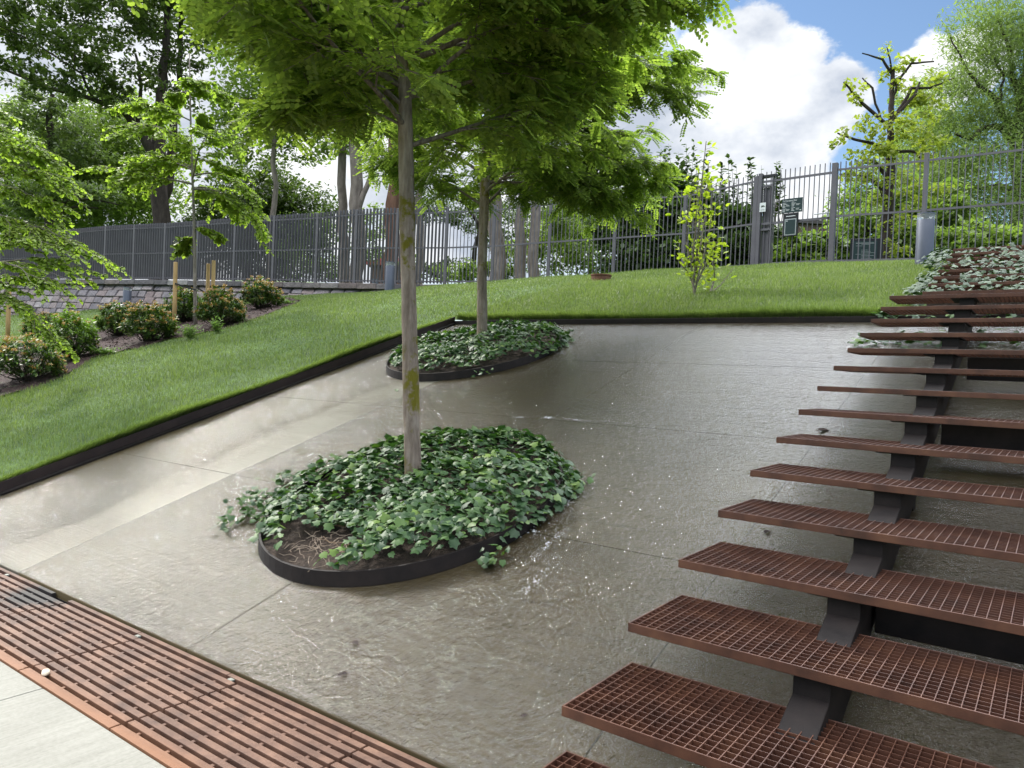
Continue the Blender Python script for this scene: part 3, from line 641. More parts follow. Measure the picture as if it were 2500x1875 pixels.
# dry twigs on the the bare patch
tw = MB()
for _ in range(46):
    x, y = random.gauss(BARE[0], .17), random.gauss(BARE[1], .10); d = random.uniform(0, 6.28); pts = []
    z = plane(x, y)+random.uniform(.075, .11)
    for s in range(4):
        pts.append((x, y, z+SL*(y-3.3)*0+plane(0, y)-plane(0, y))); x += .05*math.cos(d); y += .03*math.sin(d); d += random.uniform(-.7, .7); z = plane(x, y)+random.uniform(.08, .11)
    tw.tube(pts, .0022, 4)
tag(tw.build('dry_twigs', MAT['twig']), 'dry brown twigs and dead vines on the bare soil of the near planter', 'twigs', kind='stuff')

# ------------------------------------------------------------------ trees: limbs and leaves
def norm(v): v = np.asarray(v, float); return v/(np.linalg.norm(v)+1e-9)
def grow(mb, p, d, L, r, segs, droop, wob, rng, sides=6):
    pts = [np.array(p, float)]; rad = [r]; d = norm(d)
    for i in range(segs):
        d = norm(d+np.array([rng.uniform(-wob, wob), rng.uniform(-wob, wob), rng.uniform(-wob, wob)+droop]))
        pts.append(pts[-1]+d*L/segs); rad.append(max(.003, r*(1-(i+1)/segs*.85)))
    if mb is not None: mb.tube(pts, rad, sides, cap=False)
    return pts, rad
def robinia_leaf(nl=13):
    """a pinnate leaf, one unit long: leaflets in pairs along a rachis"""
    V = []; Fc = []
    half = (nl-1)//2
    for i in range(half):
        t_ = .16+.80*i/half; y = t_; z = -.25*t_*t_
        for sgn in (-1, 1):
            b = len(V); w = .068; l = .22*(1-.25*abs(t_-.5))
            dx, dy = sgn*.93, .36
            c0 = np.array([0, y, z]); ax = np.array([dx, dy, -.22]); ax /= np.linalg.norm(ax); s_ = np.array([-dy*sgn*sgn, dx, 0])/1.0
            for a, q in ((.04, 0), (.3, 1), (.72, 1), (1, 0), (.72, -1), (.3, -1)):
                V.append(tuple(c0+ax*l*a+s_*w*q+np.array([0, 0, .012*abs(q)])))
            Fc.append([b, b+1, b+2, b+3]); Fc.append([b, b+3, b+4, b+5])
    b = len(V); z = -.25
    for a, q in ((.98, 0), (1.04, 1), (1.13, 1), (1.19, 0), (1.13, -1), (1.04, -1)): V.append((.05*q, a, z))
    Fc.append([b, b+1, b+2, b+3]); Fc.append([b, b+3, b+4, b+5])
    return np.array(V), Fc
ROB = robinia_leaf(13)
def robinia(root_name, label, trunk_pts, trunk_rad, limbs, mat, seed, leaf=(.16, .25), density=1.0, group=None, limb_r=.022, sub=13, twigs=5, leaves_per=8, extra=None):
    rng = random.Random(seed)
    base = trunk_pts[0]; root = empty(root_name, base, label, 'tree', group)
    tr_ = MB()
    # resample the trunk finely so it can be knobbly
    pts = []; rad = []
    for i in range(len(trunk_pts)-1):
        a, b = np.array(trunk_pts[i]), np.array(trunk_pts[i+1])
        for s in range(8):
            u = s/8; p_ = a*(1-u)+b*u; q = noise.noise(Vector(p_)*3.0)
            kn = 1+.10*q+.10*max(0, noise.noise(Vector((p_[2]*3.7, seed, 0))))**1
            pts.append(p_+np.array([.012*noise.noise(Vector((p_[2]*1.5, 0, seed))), .012*noise.noise(Vector((p_[2]*1.5, 9, seed))), 0])); rad.append((trunk_rad[i]*(1-u)+trunk_rad[i+1]*u)*kn)
    pts.append(np.array(trunk_pts[-1])); rad.append(trunk_rad[-1])
    tr_.tube(pts, rad, 18, jit=.025); tr_.build('trunk', MAT['bark'], root, smooth=True)
    lb = MB(); P = []; Yd = []; Zn = []
    def leaves_on(tp, n):
        for q in range(n):
            i = rng.randrange(1, len(tp)); u = rng.random(); p_ = tp[i-1]*(1-u)+tp[i]*u; d = norm(tp[i]-tp[i-1])
            side = norm(np.cross(d, (0, 0, 1)))*rng.choice((-1, 1))
            yd = norm(d*rng.uniform(.1, .8)+side*rng.uniform(.5, 1)+np.array([0, 0, rng.uniform(-.55, .15)]))
            P.append(p_); Yd.append(yd); Zn.append(np.array([rng.gauss(0, .35), rng.gauss(0, .35), 1]))
    for (z, az, L, el, droop) in limbs:
        # point on trunk at height z
        hs = [p_[2] for p_ in pts]; i = min(range(len(hs)), key=lambda q: abs(hs[q]-z)); p0 = pts[i]
        a = YAW+R_(az); d = (math.sin(a)*math.cos(R_(el)), math.cos(a)*math.cos(R_(el)), math.sin(R_(el)))
        lp, lr = grow(lb, p0, d, L, limb_r*(L/2.2)**.7, 9, droop, .10, rng, 7)
        for s in range(sub):
            u = .18+.82*(s+rng.random()*.7)/sub; j = min(len(lp)-2, int(u*(len(lp)-1))); p1 = lp[j]+(lp[j+1]-lp[j])*rng.random()
            ld = norm(lp[j+1]-lp[j]); sd_ = norm(np.cross(ld, (0, 0, 1)))*(1 if s % 2 else -1)
            sl = (.30+.55*(1-u))*L*.42*rng.uniform(.75, 1.25)
            sp, sr = grow(lb, p1, ld*rng.uniform(.5, .9)+sd_*rng.uniform(.5, 1.1)+np.array([0, 0, rng.uniform(-.2, .25)]), sl, .009, 5, -.05, .16, rng, 5)
            leaves_on(sp, int(leaves_per*density*.66))
            for w in range(twigs):
                jj = rng.randrange(1, len(sp)); dd = norm(sp[jj]-sp[jj-1]); s2 = norm(np.cross(dd, (0, 0, 1)))*rng.choice((-1, 1))
                tp, _ = grow(lb, sp[jj], dd*.6+s2*rng.uniform(.4, 1)+np.array([0, 0, rng.uniform(-.3, .3)]), rng.uniform(.22, .5), .004, 3, -.06, .15, rng, 3)
                leaves_on(tp, int(leaves_per*density))
        leaves_on(lp[len(lp)//2:], int(leaves_per*2))
    lb.build('branches', MAT['bark_bare'], root, smooth=True)
    P = np.array(P); Y = np.array(Yd); Z = np.array(Zn); Z = Z-(Z*Y).sum(1, keepdims=True)*Y; Z /= np.linalg.norm(Z, axis=1, keepdims=True); X = np.cross(Y, Z)
    S = RNG.uniform(leaf[0], leaf[1], len(P))
    V, Fc = scatter(P, X, Y, Z, S, *ROB)
    link('crown', np_mesh('crown', V, Fc), mat, root)
    return root, len(P)
g1 = at(1012, 1215, 5.66); t1 = [g1+np.array([0, 0, -.1]), at(1004, 1000, 5.70), at(996, 640, 5.74), at(992, 430, 5.76), at(988, 240, 5.78), at(975, 60, 5.8), at(968, -200, 5.8), at(966, -520, 5.85)]
rg = random.Random(3); limbs1 = []
zt0 = at(992, 330, 5.76)[2]
for i in range(17):
    z = zt0-.08+i*.13; az = (i*137.5+60) % 360; L = rg.uniform(1.85, 2.4)*(1 if i < 13 else .8); limbs1.append((z, az, L, rg.uniform(12, 30)+i*1.0, rg.uniform(-.02, .01)))

limbs1 += [(zt0+.05, -82, 1.5, 16, -.05), (zt0+.35, -105, 3.0, 22, -.012), (zt0+.45, -70, 2.6, 20, -.01), (zt0+.55, 100, 2.1, 24, -.01), (zt0+.6, 125, 2.2, 26, 0), (zt0+.3, 60, 1.9, 18, -.02), (zt0+.35, -90, 2.9, 25, -.03), (zt0+.25, -125, 2.6, 18, -.02)]
limbs1 = [(z, az, L*((.66 if z < zt0+.5 else .92) if 200 < az % 360 < 330 else 1), el+(10 if 200 < az % 360 < 330 else 0), dr) for z, az, L, el, dr in limbs1]
_, n1 = robinia('robinia_tree', 'nearer young tree with a mossy trunk rising from the near ring planter', t1, [.066, .060, .057, .062, .05, .04, .034, .025], limbs1, MAT['robinia'], 11)
g2 = at(1177, 850, 10.2); t2 = [g2+np.array([0, 0, -.1]), at(1177, 700, 10.25), at(1180, 560, 10.3), at(1183, 470, 10.3), at(1190, 300, 10.35), at(1196, 120, 10.4), at(1200, -200, 10.4), at(1205, -480, 10.4)]
zt2 = at(1180, 500, 10.3)[2]; limbs2 = []
for i in range(18):
    z = zt2+i*.20; az = (i*137.5+10) % 360; L = rg.uniform(1.9, 2.7)*(1 if i < 13 else .8); limbs2.append((z, az, L, rg.uniform(5, 30)+i*1.0, rg.uniform(-.04, .0)))
limbs2 += [(zt2+.35, 80, 2.1, 14, -.08), (zt2+.3, 95, 1.7, 16, -.08), (zt2+.6, 70, 2.6, 18, -.07), (zt2+.9, 90, 2.5, 20, -.06), (zt2-.02, -75, 1.9, 35, -.03), (zt2+.8, 110, 2.6, 22, -.04), (zt2+1.6, 85, 2.7, 22, -.03)]
_, n2 = robinia('robinia_tree', 'farther young tree standing in the far ring planter, branches drooping to the right', t2, [.075, .068, .062, .07, .05, .04, .034, .025], limbs2, MAT['robinia_dark'], 23)

# feathery staked trees (honey locust)
FEA = (np.array([[0, 0, 0], [.07, .30, .02], [0, 1, -.18], [-.07, .30, .02], [.34, .34, -.03], [-.34, .34, -.03], [.30, .66, -.06], [-.30, .66, -.06], [0, .22, 0], [0, .5, 0]]),
       [[0, 1, 2, 3], [8, 4, 9, 1], [8, 3, 9, 5], [9, 6, 2, 1], [9, 3, 2, 7]])
def feathery(label, base, top, r0, limbs, seed, mat, size=.16, twig_n=5, per=7, group=None):
    rng = random.Random(seed); root = empty('honey_locust', base, label, 'tree', group)
    base = np.array(base, float); top = np.array(top, float); tb = MB(); n = 14; pts = []
    for i in range(n+1):
        u = i/n; pts.append(base*(1-u)+top*u+np.array([.03*math.sin(u*5+seed), .02*math.sin(u*7), 0])*(u*(1-u)*4))
    pts[0] = pts[0]-np.array([0, 0, .1])
    tb.tube(pts, [r0*(1-.75*i/n) for i in range(n+1)], 10, jit=.05); tb.build('trunk', MAT['stem'], root, smooth=True)
    lb = MB(); P = []; Y_ = []; Z_ = []
    for (u, az, L, el, droop) in limbs:
        p0 = base*(1-u)+top*u; a = YAW+R_(az); d = (math.sin(a)*math.cos(R_(el)), math.cos(a)*math.cos(R_(el)), math.sin(R_(el)))
        lp, lr = grow(lb, p0, d, L, .016*L, 8, droop, .10, rng, 5)
        for s in range(twig_n*2):
            j = rng.randrange(2, len(lp)); dd = norm(lp[j]-lp[j-1]); s2 = norm(np.cross(dd, (0, 0, 1)))*rng.choice((-1, 1))
            tp, _ = grow(lb, lp[j], dd*.7+s2*rng.uniform(.3, .9)+np.array([0, 0, rng.uniform(-.2, .2)]), rng.uniform(.4, 1.0)*L*.6, .004, 4, -.10, .12, rng, 3)
            for q in range(per):
                i = rng.randrange(1, len(tp)); w = rng.random(); p_ = tp[i-1]*(1-w)+tp[i]*w; d3 = norm(tp[i]-tp[i-1]); sd_ = norm(np.cross(d3, (0, 0, 1)))*rng.choice((-1, 1))
                P.append(p_); Y_.append(norm(d3*.5+sd_*.8+np.array([0, 0, rng.uniform(-.7, .1)]))); Z_.append((rng.gauss(0, .4), rng.gauss(0, .4), 1))
    lb.build('branches', MAT['stem'], root, smooth=True)
    P = np.array(P); Y = np.array(Y_); Z = np.array(Z_); Z = Z-(Z*Y).sum(1, keepdims=True)*Y; Z /= np.linalg.norm(Z, axis=1, keepdims=True)
    V, Fc = scatter(P, np.cross(Y, Z), Y, Z, RNG.uniform(size*.7, size*1.2, len(P)), *FEA)
    link('crown', np_mesh('crown', V, Fc), mat, root); return root
kb = hit(478, 795); kD = (kb-EYE)@CF; kt = at(462, 130, kD)
print('K1', kb, kD)
lk = [(.33, -60, .5, 10, -.2), (.36, 80, .5, 20, -.15)]
rr = random.Random(5)
for i in range(12): lk.append((.50+.036*i, (i*137) % 360, rr.uniform(.8, 1.5)*(1.25-.05*i), rr.uniform(5, 40), -.10))
lk += [(.52, -85, 1.7, 12, -.05), (.50, 85, 1.5, 22, -.15), (.55, 80, 1.4, 25, -.18), (.58, -80, 1.2, 30, -.1), (.5, 40, 1.1, 15, -.12)]
feathery('slender staked tree with pale green feathery leaves among the orange tipped shrubs', kb, kt, .042, lk, 5, MAT['honey'], size=.15, twig_n=10, per=20, group='young staked trees')
kb2 = at(-40, 830, 10.6); kb2 = np.array([kb2[0], kb2[1], lh(kb2[0], kb2[1])]); kt2 = at(-45, 240, 10.6)
lk = []
for i in range(14): lk.append((.36+.045*i, 60+(i*137) % 75+rr.uniform(-15, 15), rr.uniform(.9, 1.5)*(1.15-.04*i), rr.uniform(5, 40), -.11))
lk += [(.46, 88, 1.15, 10, -.05), (.42, 80, .95, 8, -.07), (.60, 88, 1.1, 20, -.1), (.72, 85, 1.1, 35, -.1), (.85, 85, .9, 35, -.1), (.5, -90, 1, 20, -.1), (.7, -90, 1, 30, -.1)]
feathery('staked tree at the left edge with bright feathery foliage hanging over the wall', kb2, kt2, .045, lk, 9, MAT['honey'], size=.11, twig_n=8, per=17, group='young staked trees')

# ------------------------------------------------------------------ trees and shrubs beyond the fence
def crown_tree(name, label, base, trunk, tmat, blobs, lmat, n, size, leaf=LEAF_Q, seed=0, group=None, limbs=(), cat='tree', sag=0.0, branchy=0, clump=.55, flat=1.0):
    """blobs: (center, (rx,ry,rz)); trunk: list of (point, radius); limbs: list of polylines [(p,r)..]"""
    rng = random.Random(seed); root = empty(name, base, label, cat, group)
    tb = MB()
    for pl in [trunk]+list(limbs):
        if not pl: continue
        pts = []; rad = []
        for i in range(len(pl)-1):
            (a, ra), (b, rb) = pl[i], pl[i+1]; a = np.array(a, float); b = np.array(b, float)
            for s in range(4):
                u = s/4; w = .04*np.linalg.norm(b-a); pts.append(a*(1-u)+b*u+np.array([rng.uniform(-w, w), rng.uniform(-w, w), 0])*(1 if s else 0)); rad.append(ra*(1-u)+rb*u)
        pts.append(np.array(pl[-1][0], float)); rad.append(pl[-1][1]); tb.tube(pts, rad, 9, cap=False)
    vol = np.array([b_[1][0]*b_[1][1]*b_[1][2] for b_ in blobs])**.67; cnt = (n*1.5*vol/vol.sum()).astype(int)
    Pall = []
    for (c_, r_), m_ in zip(blobs, cnt):
        c_ = np.array(c_, float); r_ = np.array(r_, float)
        # clusters of leaves inside the ball, denser towards its skin
        nc = max(8, m_//28); u = RNG.normal(size=(nc, 3)); u /= np.linalg.norm(u, axis=1, keepdims=True); rad_ = RNG.uniform(.25, 1.05, nc)**.55
        C = c_+u*rad_[:, None]*r_
        pick = RNG.integers(0, nc, m_); sg = clump*r_.mean()*.26
        Pall.append(C[pick]+RNG.normal(size=(m_, 3))*sg*np.array([1, 1, .6*flat]))
        if branchy:
            for q in range(min(nc, branchy)):
                a = c_+np.array([0, 0, -r_[2]*.5])*rng.random(); b = C[q]; mid = (a+b)/2+np.array([rng.uniform(-.2, .2), rng.uniform(-.2, .2), rng.uniform(0, .3)])*r_.mean()*.4
                tb.tube([a, mid, b], [.02+.012*r_.mean(), .015+.008*r_.mean(), .008], 4, cap=False)
    if tb.v: tb.build('trunk', tmat, root, smooth=True)
    P = np.concatenate(Pall); P[:, 2] -= sag*RNG.random(len(P))
    Zd = np.stack([RNG.normal(0, .6, len(P)), RNG.normal(0, .6, len(P)), np.ones(len(P))*.8], 1); X, Y, Z = rot_frames(len(P), Zd)
    V, Fc = scatter(P, X, Y, Z, RNG.uniform(size*1.1, size*1.9, len(P)), *leaf)
    link('crown', np_mesh('crown', V, Fc), lmat, root); return root
def B(px, py, D, rx, ry=None, rz=None):   # a ball of foliage: direction, distance, radii in metres
    ry = ry or rx; return (at(px, py, D), (rx, ry, rz or rx*.8))
def gz(px, D):    # ground point under a direction at a distance beyond the fence
    p_ = at(px, 700, D); return np.array([p_[0], p_[1], min(3.9, max(2.0, lh(p_[0], p_[1])))])
HZ = 'trees beyond the fence'
# A dark spreading tree with the sweeping limb
gA = gz(392, 33)
crown_tree('spreading_tree', 'large dark tree with a thick forked trunk and a limb sweeping to the left', gA, [(gA, .42), (at(388, 470, 33), .36), (at(386, 380, 33), .36), (at(388, 330, 33), .27), (at(400, 200, 33), .2), (at(410, 60, 33), .15), (at(420, -150, 33), .1)], MAT['bark_dark'],
    [B(60, 60, 32, 2.0, rz=1.0), B(180, 110, 31, 2.2, rz=.9), B(120, -60, 32, 2.6, rz=1.2), B(260, 40, 32, 2.0, rz=1.0), B(290, 170, 31, 1.7, rz=.7), B(330, -40, 33, 2.6, rz=1.5), B(20, 170, 31, 1.3, rz=.5), B(210, 225, 31, 1.3, rz=.5), B(430, 60, 33, 2.2), B(-40, 20, 31, 2.0, rz=.9), B(300, 250, 31, 1.2, rz=.45), B(120, 190, 30, 1.3, rz=.4), B(440, 200, 34, 1.5), B(500, -60, 34, 2.4)],
    MAT['bg_dark'], 15000, .15, seed=1, group=HZ, clump=.5, flat=.7,
    limbs=[[(at(386, 400, 33), .28), (at(350, 335, 32.6), .2), (at(300, 270, 32.2), .14), (at(220, 240, 31.6), .10), (at(120, 215, 31), .07), (at(0, 165, 30.5), .05), (at(-80, 120, 30.5), .03)],
           [(at(335, 330, 32.6), .10), (at(338, 270, 32.6), .09), (at(345, 210, 32.4), .07), (at(330, 130, 32), .05)], [(at(345, 290, 32.6), .07), (at(310, 240, 32), .06), (at(295, 200, 32), .03)],
           [(at(230, 245, 31.6), .07), (at(200, 180, 31), .05), (at(140, 140, 31), .04), (at(60, 90, 31), .03), (at(-10, 60, 31), .02)], [(at(180, 150, 31), .04), (at(180, 90, 31), .03), (at(220, 40, 31), .02)],
           [(at(400, 480, 34), .25), (at(420, 400, 34), .24), (at(424, 330, 34), .18), (at(436, 160, 34), .12), (at(440, 0, 34), .1)]])
gB = gz(128, 37)
crown_tree('layered_tree', 'slim dark trunked tree with level drooping branches behind the left fence', gB, [(gB, .3), (at(126, 500, 37), .27), (at(125, 350, 37), .2), (at(128, 230, 37), .1)], MAT['bark_dark'],
    [B(125, 300, 37, 2.2, rz=.8), B(90, 400, 37, 1.8, rz=.7), B(190, 470, 36, 1.9, rz=.5), B(180, 380, 37, 1.8, rz=.8), B(120, 240, 37, 1.4, rz=1.0), B(70, 490, 37, 1.4, rz=.7)], MAT['bg_olive'], 7500, .14, seed=2, group=HZ, flat=.6,
    limbs=[[(at(128, 520, 37), .12), (at(165, 490, 36.6), .08), (at(220, 485, 36), .05), (at(290, 500, 36), .03)], [(at(128, 525, 37), .1), (at(180, 505, 36.6), .06), (at(240, 508, 36), .03)]])
gC = gz(240, 41)
crown_tree('broadleaf_tree', 'rounded mid green tree filling the gap between the two dark trunks', gC, [(gC, .3), (at(240, 450, 41), .2), (at(250, 350, 41), .1)], MAT['bark_dark'],
    [B(230, 360, 41, 3.0), B(300, 420, 41, 3.0), B(180, 440, 41, 3.0), B(260, 500, 40, 3.0), B(340, 330, 41, 2.4), B(340, 500, 40, 2.6), B(280, 290, 42, 2.2), B(150, 520, 40, 2.4)], MAT['bg_mid'], 21000, .15, seed=3, group=HZ)
gD = gz(10, 43)
crown_tree('broadleaf_tree', 'mid green tree showing behind the feathery crown at the left edge', gD, [(gD, .3), (at(20, 450, 43), .2), (at(20, 300, 43), .1)], MAT['bark_dark'],
    [B(20, 330, 43, 2.6), B(70, 380, 43, 2.2), B(-30, 420, 43, 3), B(60, 480, 42, 3), B(100, 540, 42, 2.4), B(0, 540, 42, 2.6)], MAT['bg_mid'], 12000, .15, seed=4, group=HZ)
# tall pale trunks
def pole_tree(label, px, D, r, toppx, mat, seed, blobs, fork=None, lm='bg_mid', n=5000):
    g_ = gz(px, D); tp = [(g_, r*1.1), (at(px+2, 600, D), r), (at((px+toppx)/2+2, 400, D), r*.85), (at(toppx, 150, D), r*.6), (at(toppx+5, -120, D), r*.4)]
    crown_tree('tall_tree', label, g_, tp, mat, blobs, MAT[lm], n, .15, seed=seed, group=HZ, limbs=fork or ())
pole_tree('tall pale trunk, leftmost of the group of trunks behind the fence', 840, 29, .19, 826, MAT['bark_grey'], 11, [B(800, 120, 30, 2.8), B(760, 250, 30, 1.8), B(860, -60, 30, 3)])
pole_tree('broad tall trunk beside the leftmost pale trunk behind the fence', 872, 28, .26, 862, MAT['bark_grey'], 12, [B(880, 60, 29, 2.8), B(930, 250, 29, 1.6, rz=1.2), B(840, 330, 29, 1.2)], [[(at(872, 520, 28), .12), (at(905, 430, 28), .09), (at(918, 340, 28), .05)]])
pole_tree('reddish barked trunk behind the mossy trunk of the near tree', 957, 27.5, .27, 962, MAT['bark_red'], 13, [B(950, 60, 29, 2.6), B(1010, 150, 29, 2)])
pole_tree('slim grey trunk just right of the mossy trunk behind the fence', 1022, 28, .15, 1026, MAT['bark_grey'], 14, [B(1060, 60, 29, 2.4), B(1090, 230, 30, 1.6)])
pole_tree('broad grey trunk right of the far planter tree', 1212, 27, .27, 1196, MAT['bark_grey'], 15, [B(1230, 50, 29, 2.8), B(1290, 200, 29, 2), B(1200, 260, 30, 1.6)])
pole_tree('straight grey trunk, left one of the close pair behind the fence', 1270, 26.5, .19, 1276, MAT['bark_grey'], 16, [B(1340, 60, 28, 2.4), B(1330, 240, 28, 1.6)])
pole_tree('pale leaning trunk, right one of the close pair behind the fence', 1300, 26, .19, 1332, MAT['bark_grey'], 17, [B(1420, 80, 28, 2.4), B(1390, 260, 28, 1.6)])
pole_tree('slender pale trunk rising left of the dark evergreen', 660, 31, .12, 668, MAT['bark_grey'], 18, [B(660, 200, 32, 2.4), B(600, 320, 32, 1.8), B(710, 330, 32, 1.6)])
gE = gz(600, 36)
crown_tree('evergreen_tree', 'dark evergreen mass rising above the fence left of the pale trunks', gE, [(gE, .3), (at(600, 480, 36), .2)], MAT['bark_dark'],
    [B(560, 520, 36, 2.0), B(620, 500, 36, 2.4), B(690, 520, 36, 2.4), B(750, 550, 36, 1.8), B(540, 580, 36, 2), B(620, 590, 36, 2.4), B(700, 600, 36, 2.2), B(660, 440, 37, 1.4)], MAT['bg_dark'], 13000, .15, seed=20, group=HZ)
gE = gz(1170, 38)
crown_tree('leaning_tree', 'small dark tree with a crooked black trunk between the grey trunks', gE, [(gE+np.array([-.9, 0, 0]), .14), (at(1158, 620, 36), .12), (at(1172, 560, 36), .1), (at(1140, 500, 36), .06), (at(1080, 470, 36), .04)], MAT['bark_dark'],
    [B(1090, 500, 38, 1.6, rz=.7), B(1150, 540, 38, 1.4, rz=.6), B(1020, 520, 38, 1.2, rz=.5), B(1240, 560, 38, 1.8), B(1120, 660, 37, 1.3, rz=.5), B(1050, 660, 37, .8, rz=.5)], MAT['bg_dark'], 5000, .12, seed=21, group=HZ)
crown_tree('hedge_shrub', 'loose mid green shrubbery seen through the fence left of the mossy trunk', gz(780, 33), [], MAT['bark_dark'],
    [B(740, 640, 33, 1.0), B(800, 655, 33, .9), B(900, 620, 33, .8), B(700, 580, 34, 1.2), B(990, 640, 32, .6), B(910, 550, 34, 1.1), B(780, 560, 34, .9)], MAT['bg_mid'], 3800, .11, seed=22, cat='shrub', group='shrubs beyond the fence')
crown_tree('hedge_shrub', 'low leafy shrub seen through the fence left of the close pair of trunks', gz(1150, 30), [], MAT['bark_dark'],
    [B(1110, 660, 29, .9, rz=.45), B(1160, 665, 29, .7, rz=.4), B(1240, 640, 29, 1.0), B(1350, 620, 28, 1.2), B(1400, 560, 28, 1.2), B(1440, 620, 27, 1.2), B(1330, 540, 28, 1.0)], MAT['bg_mid'], 6000, .11, seed=23, cat='shrub', group='shrubs beyond the fence')
def shoots(cx, D, n, w, y0, y1, seed):
    rng = random.Random(seed); out = []
    for i in range(n):
        px = cx+rng.uniform(-w, w); yt = rng.uniform(y0, y1); out.append((at(px, 560, D), at(px+rng.uniform(-14, 14), yt, D)))
    return out
def bush(label, cx, D, blobs, sh, lm, n, size, seed, name='tall_shrub', leaf=LEAF_H):
    rng = random.Random(seed); g_ = gz(cx, D)
    root = crown_tree(name, label, g_, [], MAT['bark_dark'], blobs, MAT[lm], n, size, leaf=leaf, seed=seed, cat='shrub', group='shrubs beyond the fence', branchy=10)
    sb = MB(); P = []; Yd = []
    for a, b in sh:
        sb.tube([a, (a+b)/2+np.array([rng.uniform(-.1, .1)]*3), b], [.02, .012, .004], 4, cap=False)
        L = np.linalg.norm(b-a)
        for q in range(int(L*16)):
            u = rng.uniform(.25, 1.0); p_ = a*(1-u)+b*u; an = rng.uniform(0, 6.28); P.append(p_); Yd.append((math.cos(an), math.sin(an), rng.uniform(-.1, .8)))
    if sh:
        sb.build('shoots', MAT['stem'], root); P = np.array(P); Y = np.array(Yd); Y /= np.linalg.norm(Y, axis=1, keepdims=True)
        Z = np.tile([0., 0, 1], (len(P), 1)); Z = Z-(Z*Y).sum(1, keepdims=True)*Y; Z /= np.linalg.norm(Z, axis=1, keepdims=True)
        V, Fc = scatter(P, np.cross(Y, Z), Y, Z, RNG.uniform(.10, .2, len(P)), *LEAF_H); link('shoot_leaves', np_mesh('shoot_leaves', V, Fc), MAT[lm], root)
    return root
bush('tall dark shrub with upright leafy shoots behind the fence left of the yellow sapling', 1590, 23.5, [B(1560, 560, 24, 1.0), B(1620, 520, 24, 1.1), B(1540, 640, 24, 1.0), B(1620, 630, 23.5, 1.1), B(1680, 590, 23.5, 1.0), B(1500, 560, 25, .8), B(1640, 450, 24, .7)],
     shoots(1600, 24, 34, 90, 340, 460, 31), 'bg_shrub', 9000, .13, 31)
bush('dark shrub with long arching shoots behind the gate pillar', 1790, 22, [B(1740, 600, 22, .9), B(1800, 620, 22, .9), B(1850, 600, 21.5, .8), B(1780, 540, 22, .8), B(1860, 640, 21.5, .7), B(1720, 520, 22.5, .7), B(1900, 620, 21.5, .7)],
     shoots(1800, 22, 40, 110, 380, 500, 32), 'bg_shrub', 7500, .13, 32)
bush('pale green leafy shrub behind the gate under the notice board', 1960, 20.5, [B(1900, 640, 20.5, .55), B(1950, 615, 20.5, .6), B(2010, 640, 20.5, .6), B(2000, 600, 20.5, .45), B(2060, 620, 20.5, .55), B(1985, 660, 20, .5)], [], 'bg_light', 5000, .12, 33, leaf=LEAF_H)
bush('loose green shrub behind the fence right of the info board', 2230, 20.5, [B(2200, 600, 21, .8), B(2290, 610, 20.5, .8), B(2360, 600, 20, .8), B(2420, 620, 20, .7), B(2120, 560, 22, .8), B(2300, 520, 22, 1.0), B(2200, 500, 23, 1.0), B(2480, 600, 20, .7)], [], 'bg_mid', 9000, .11, 34)
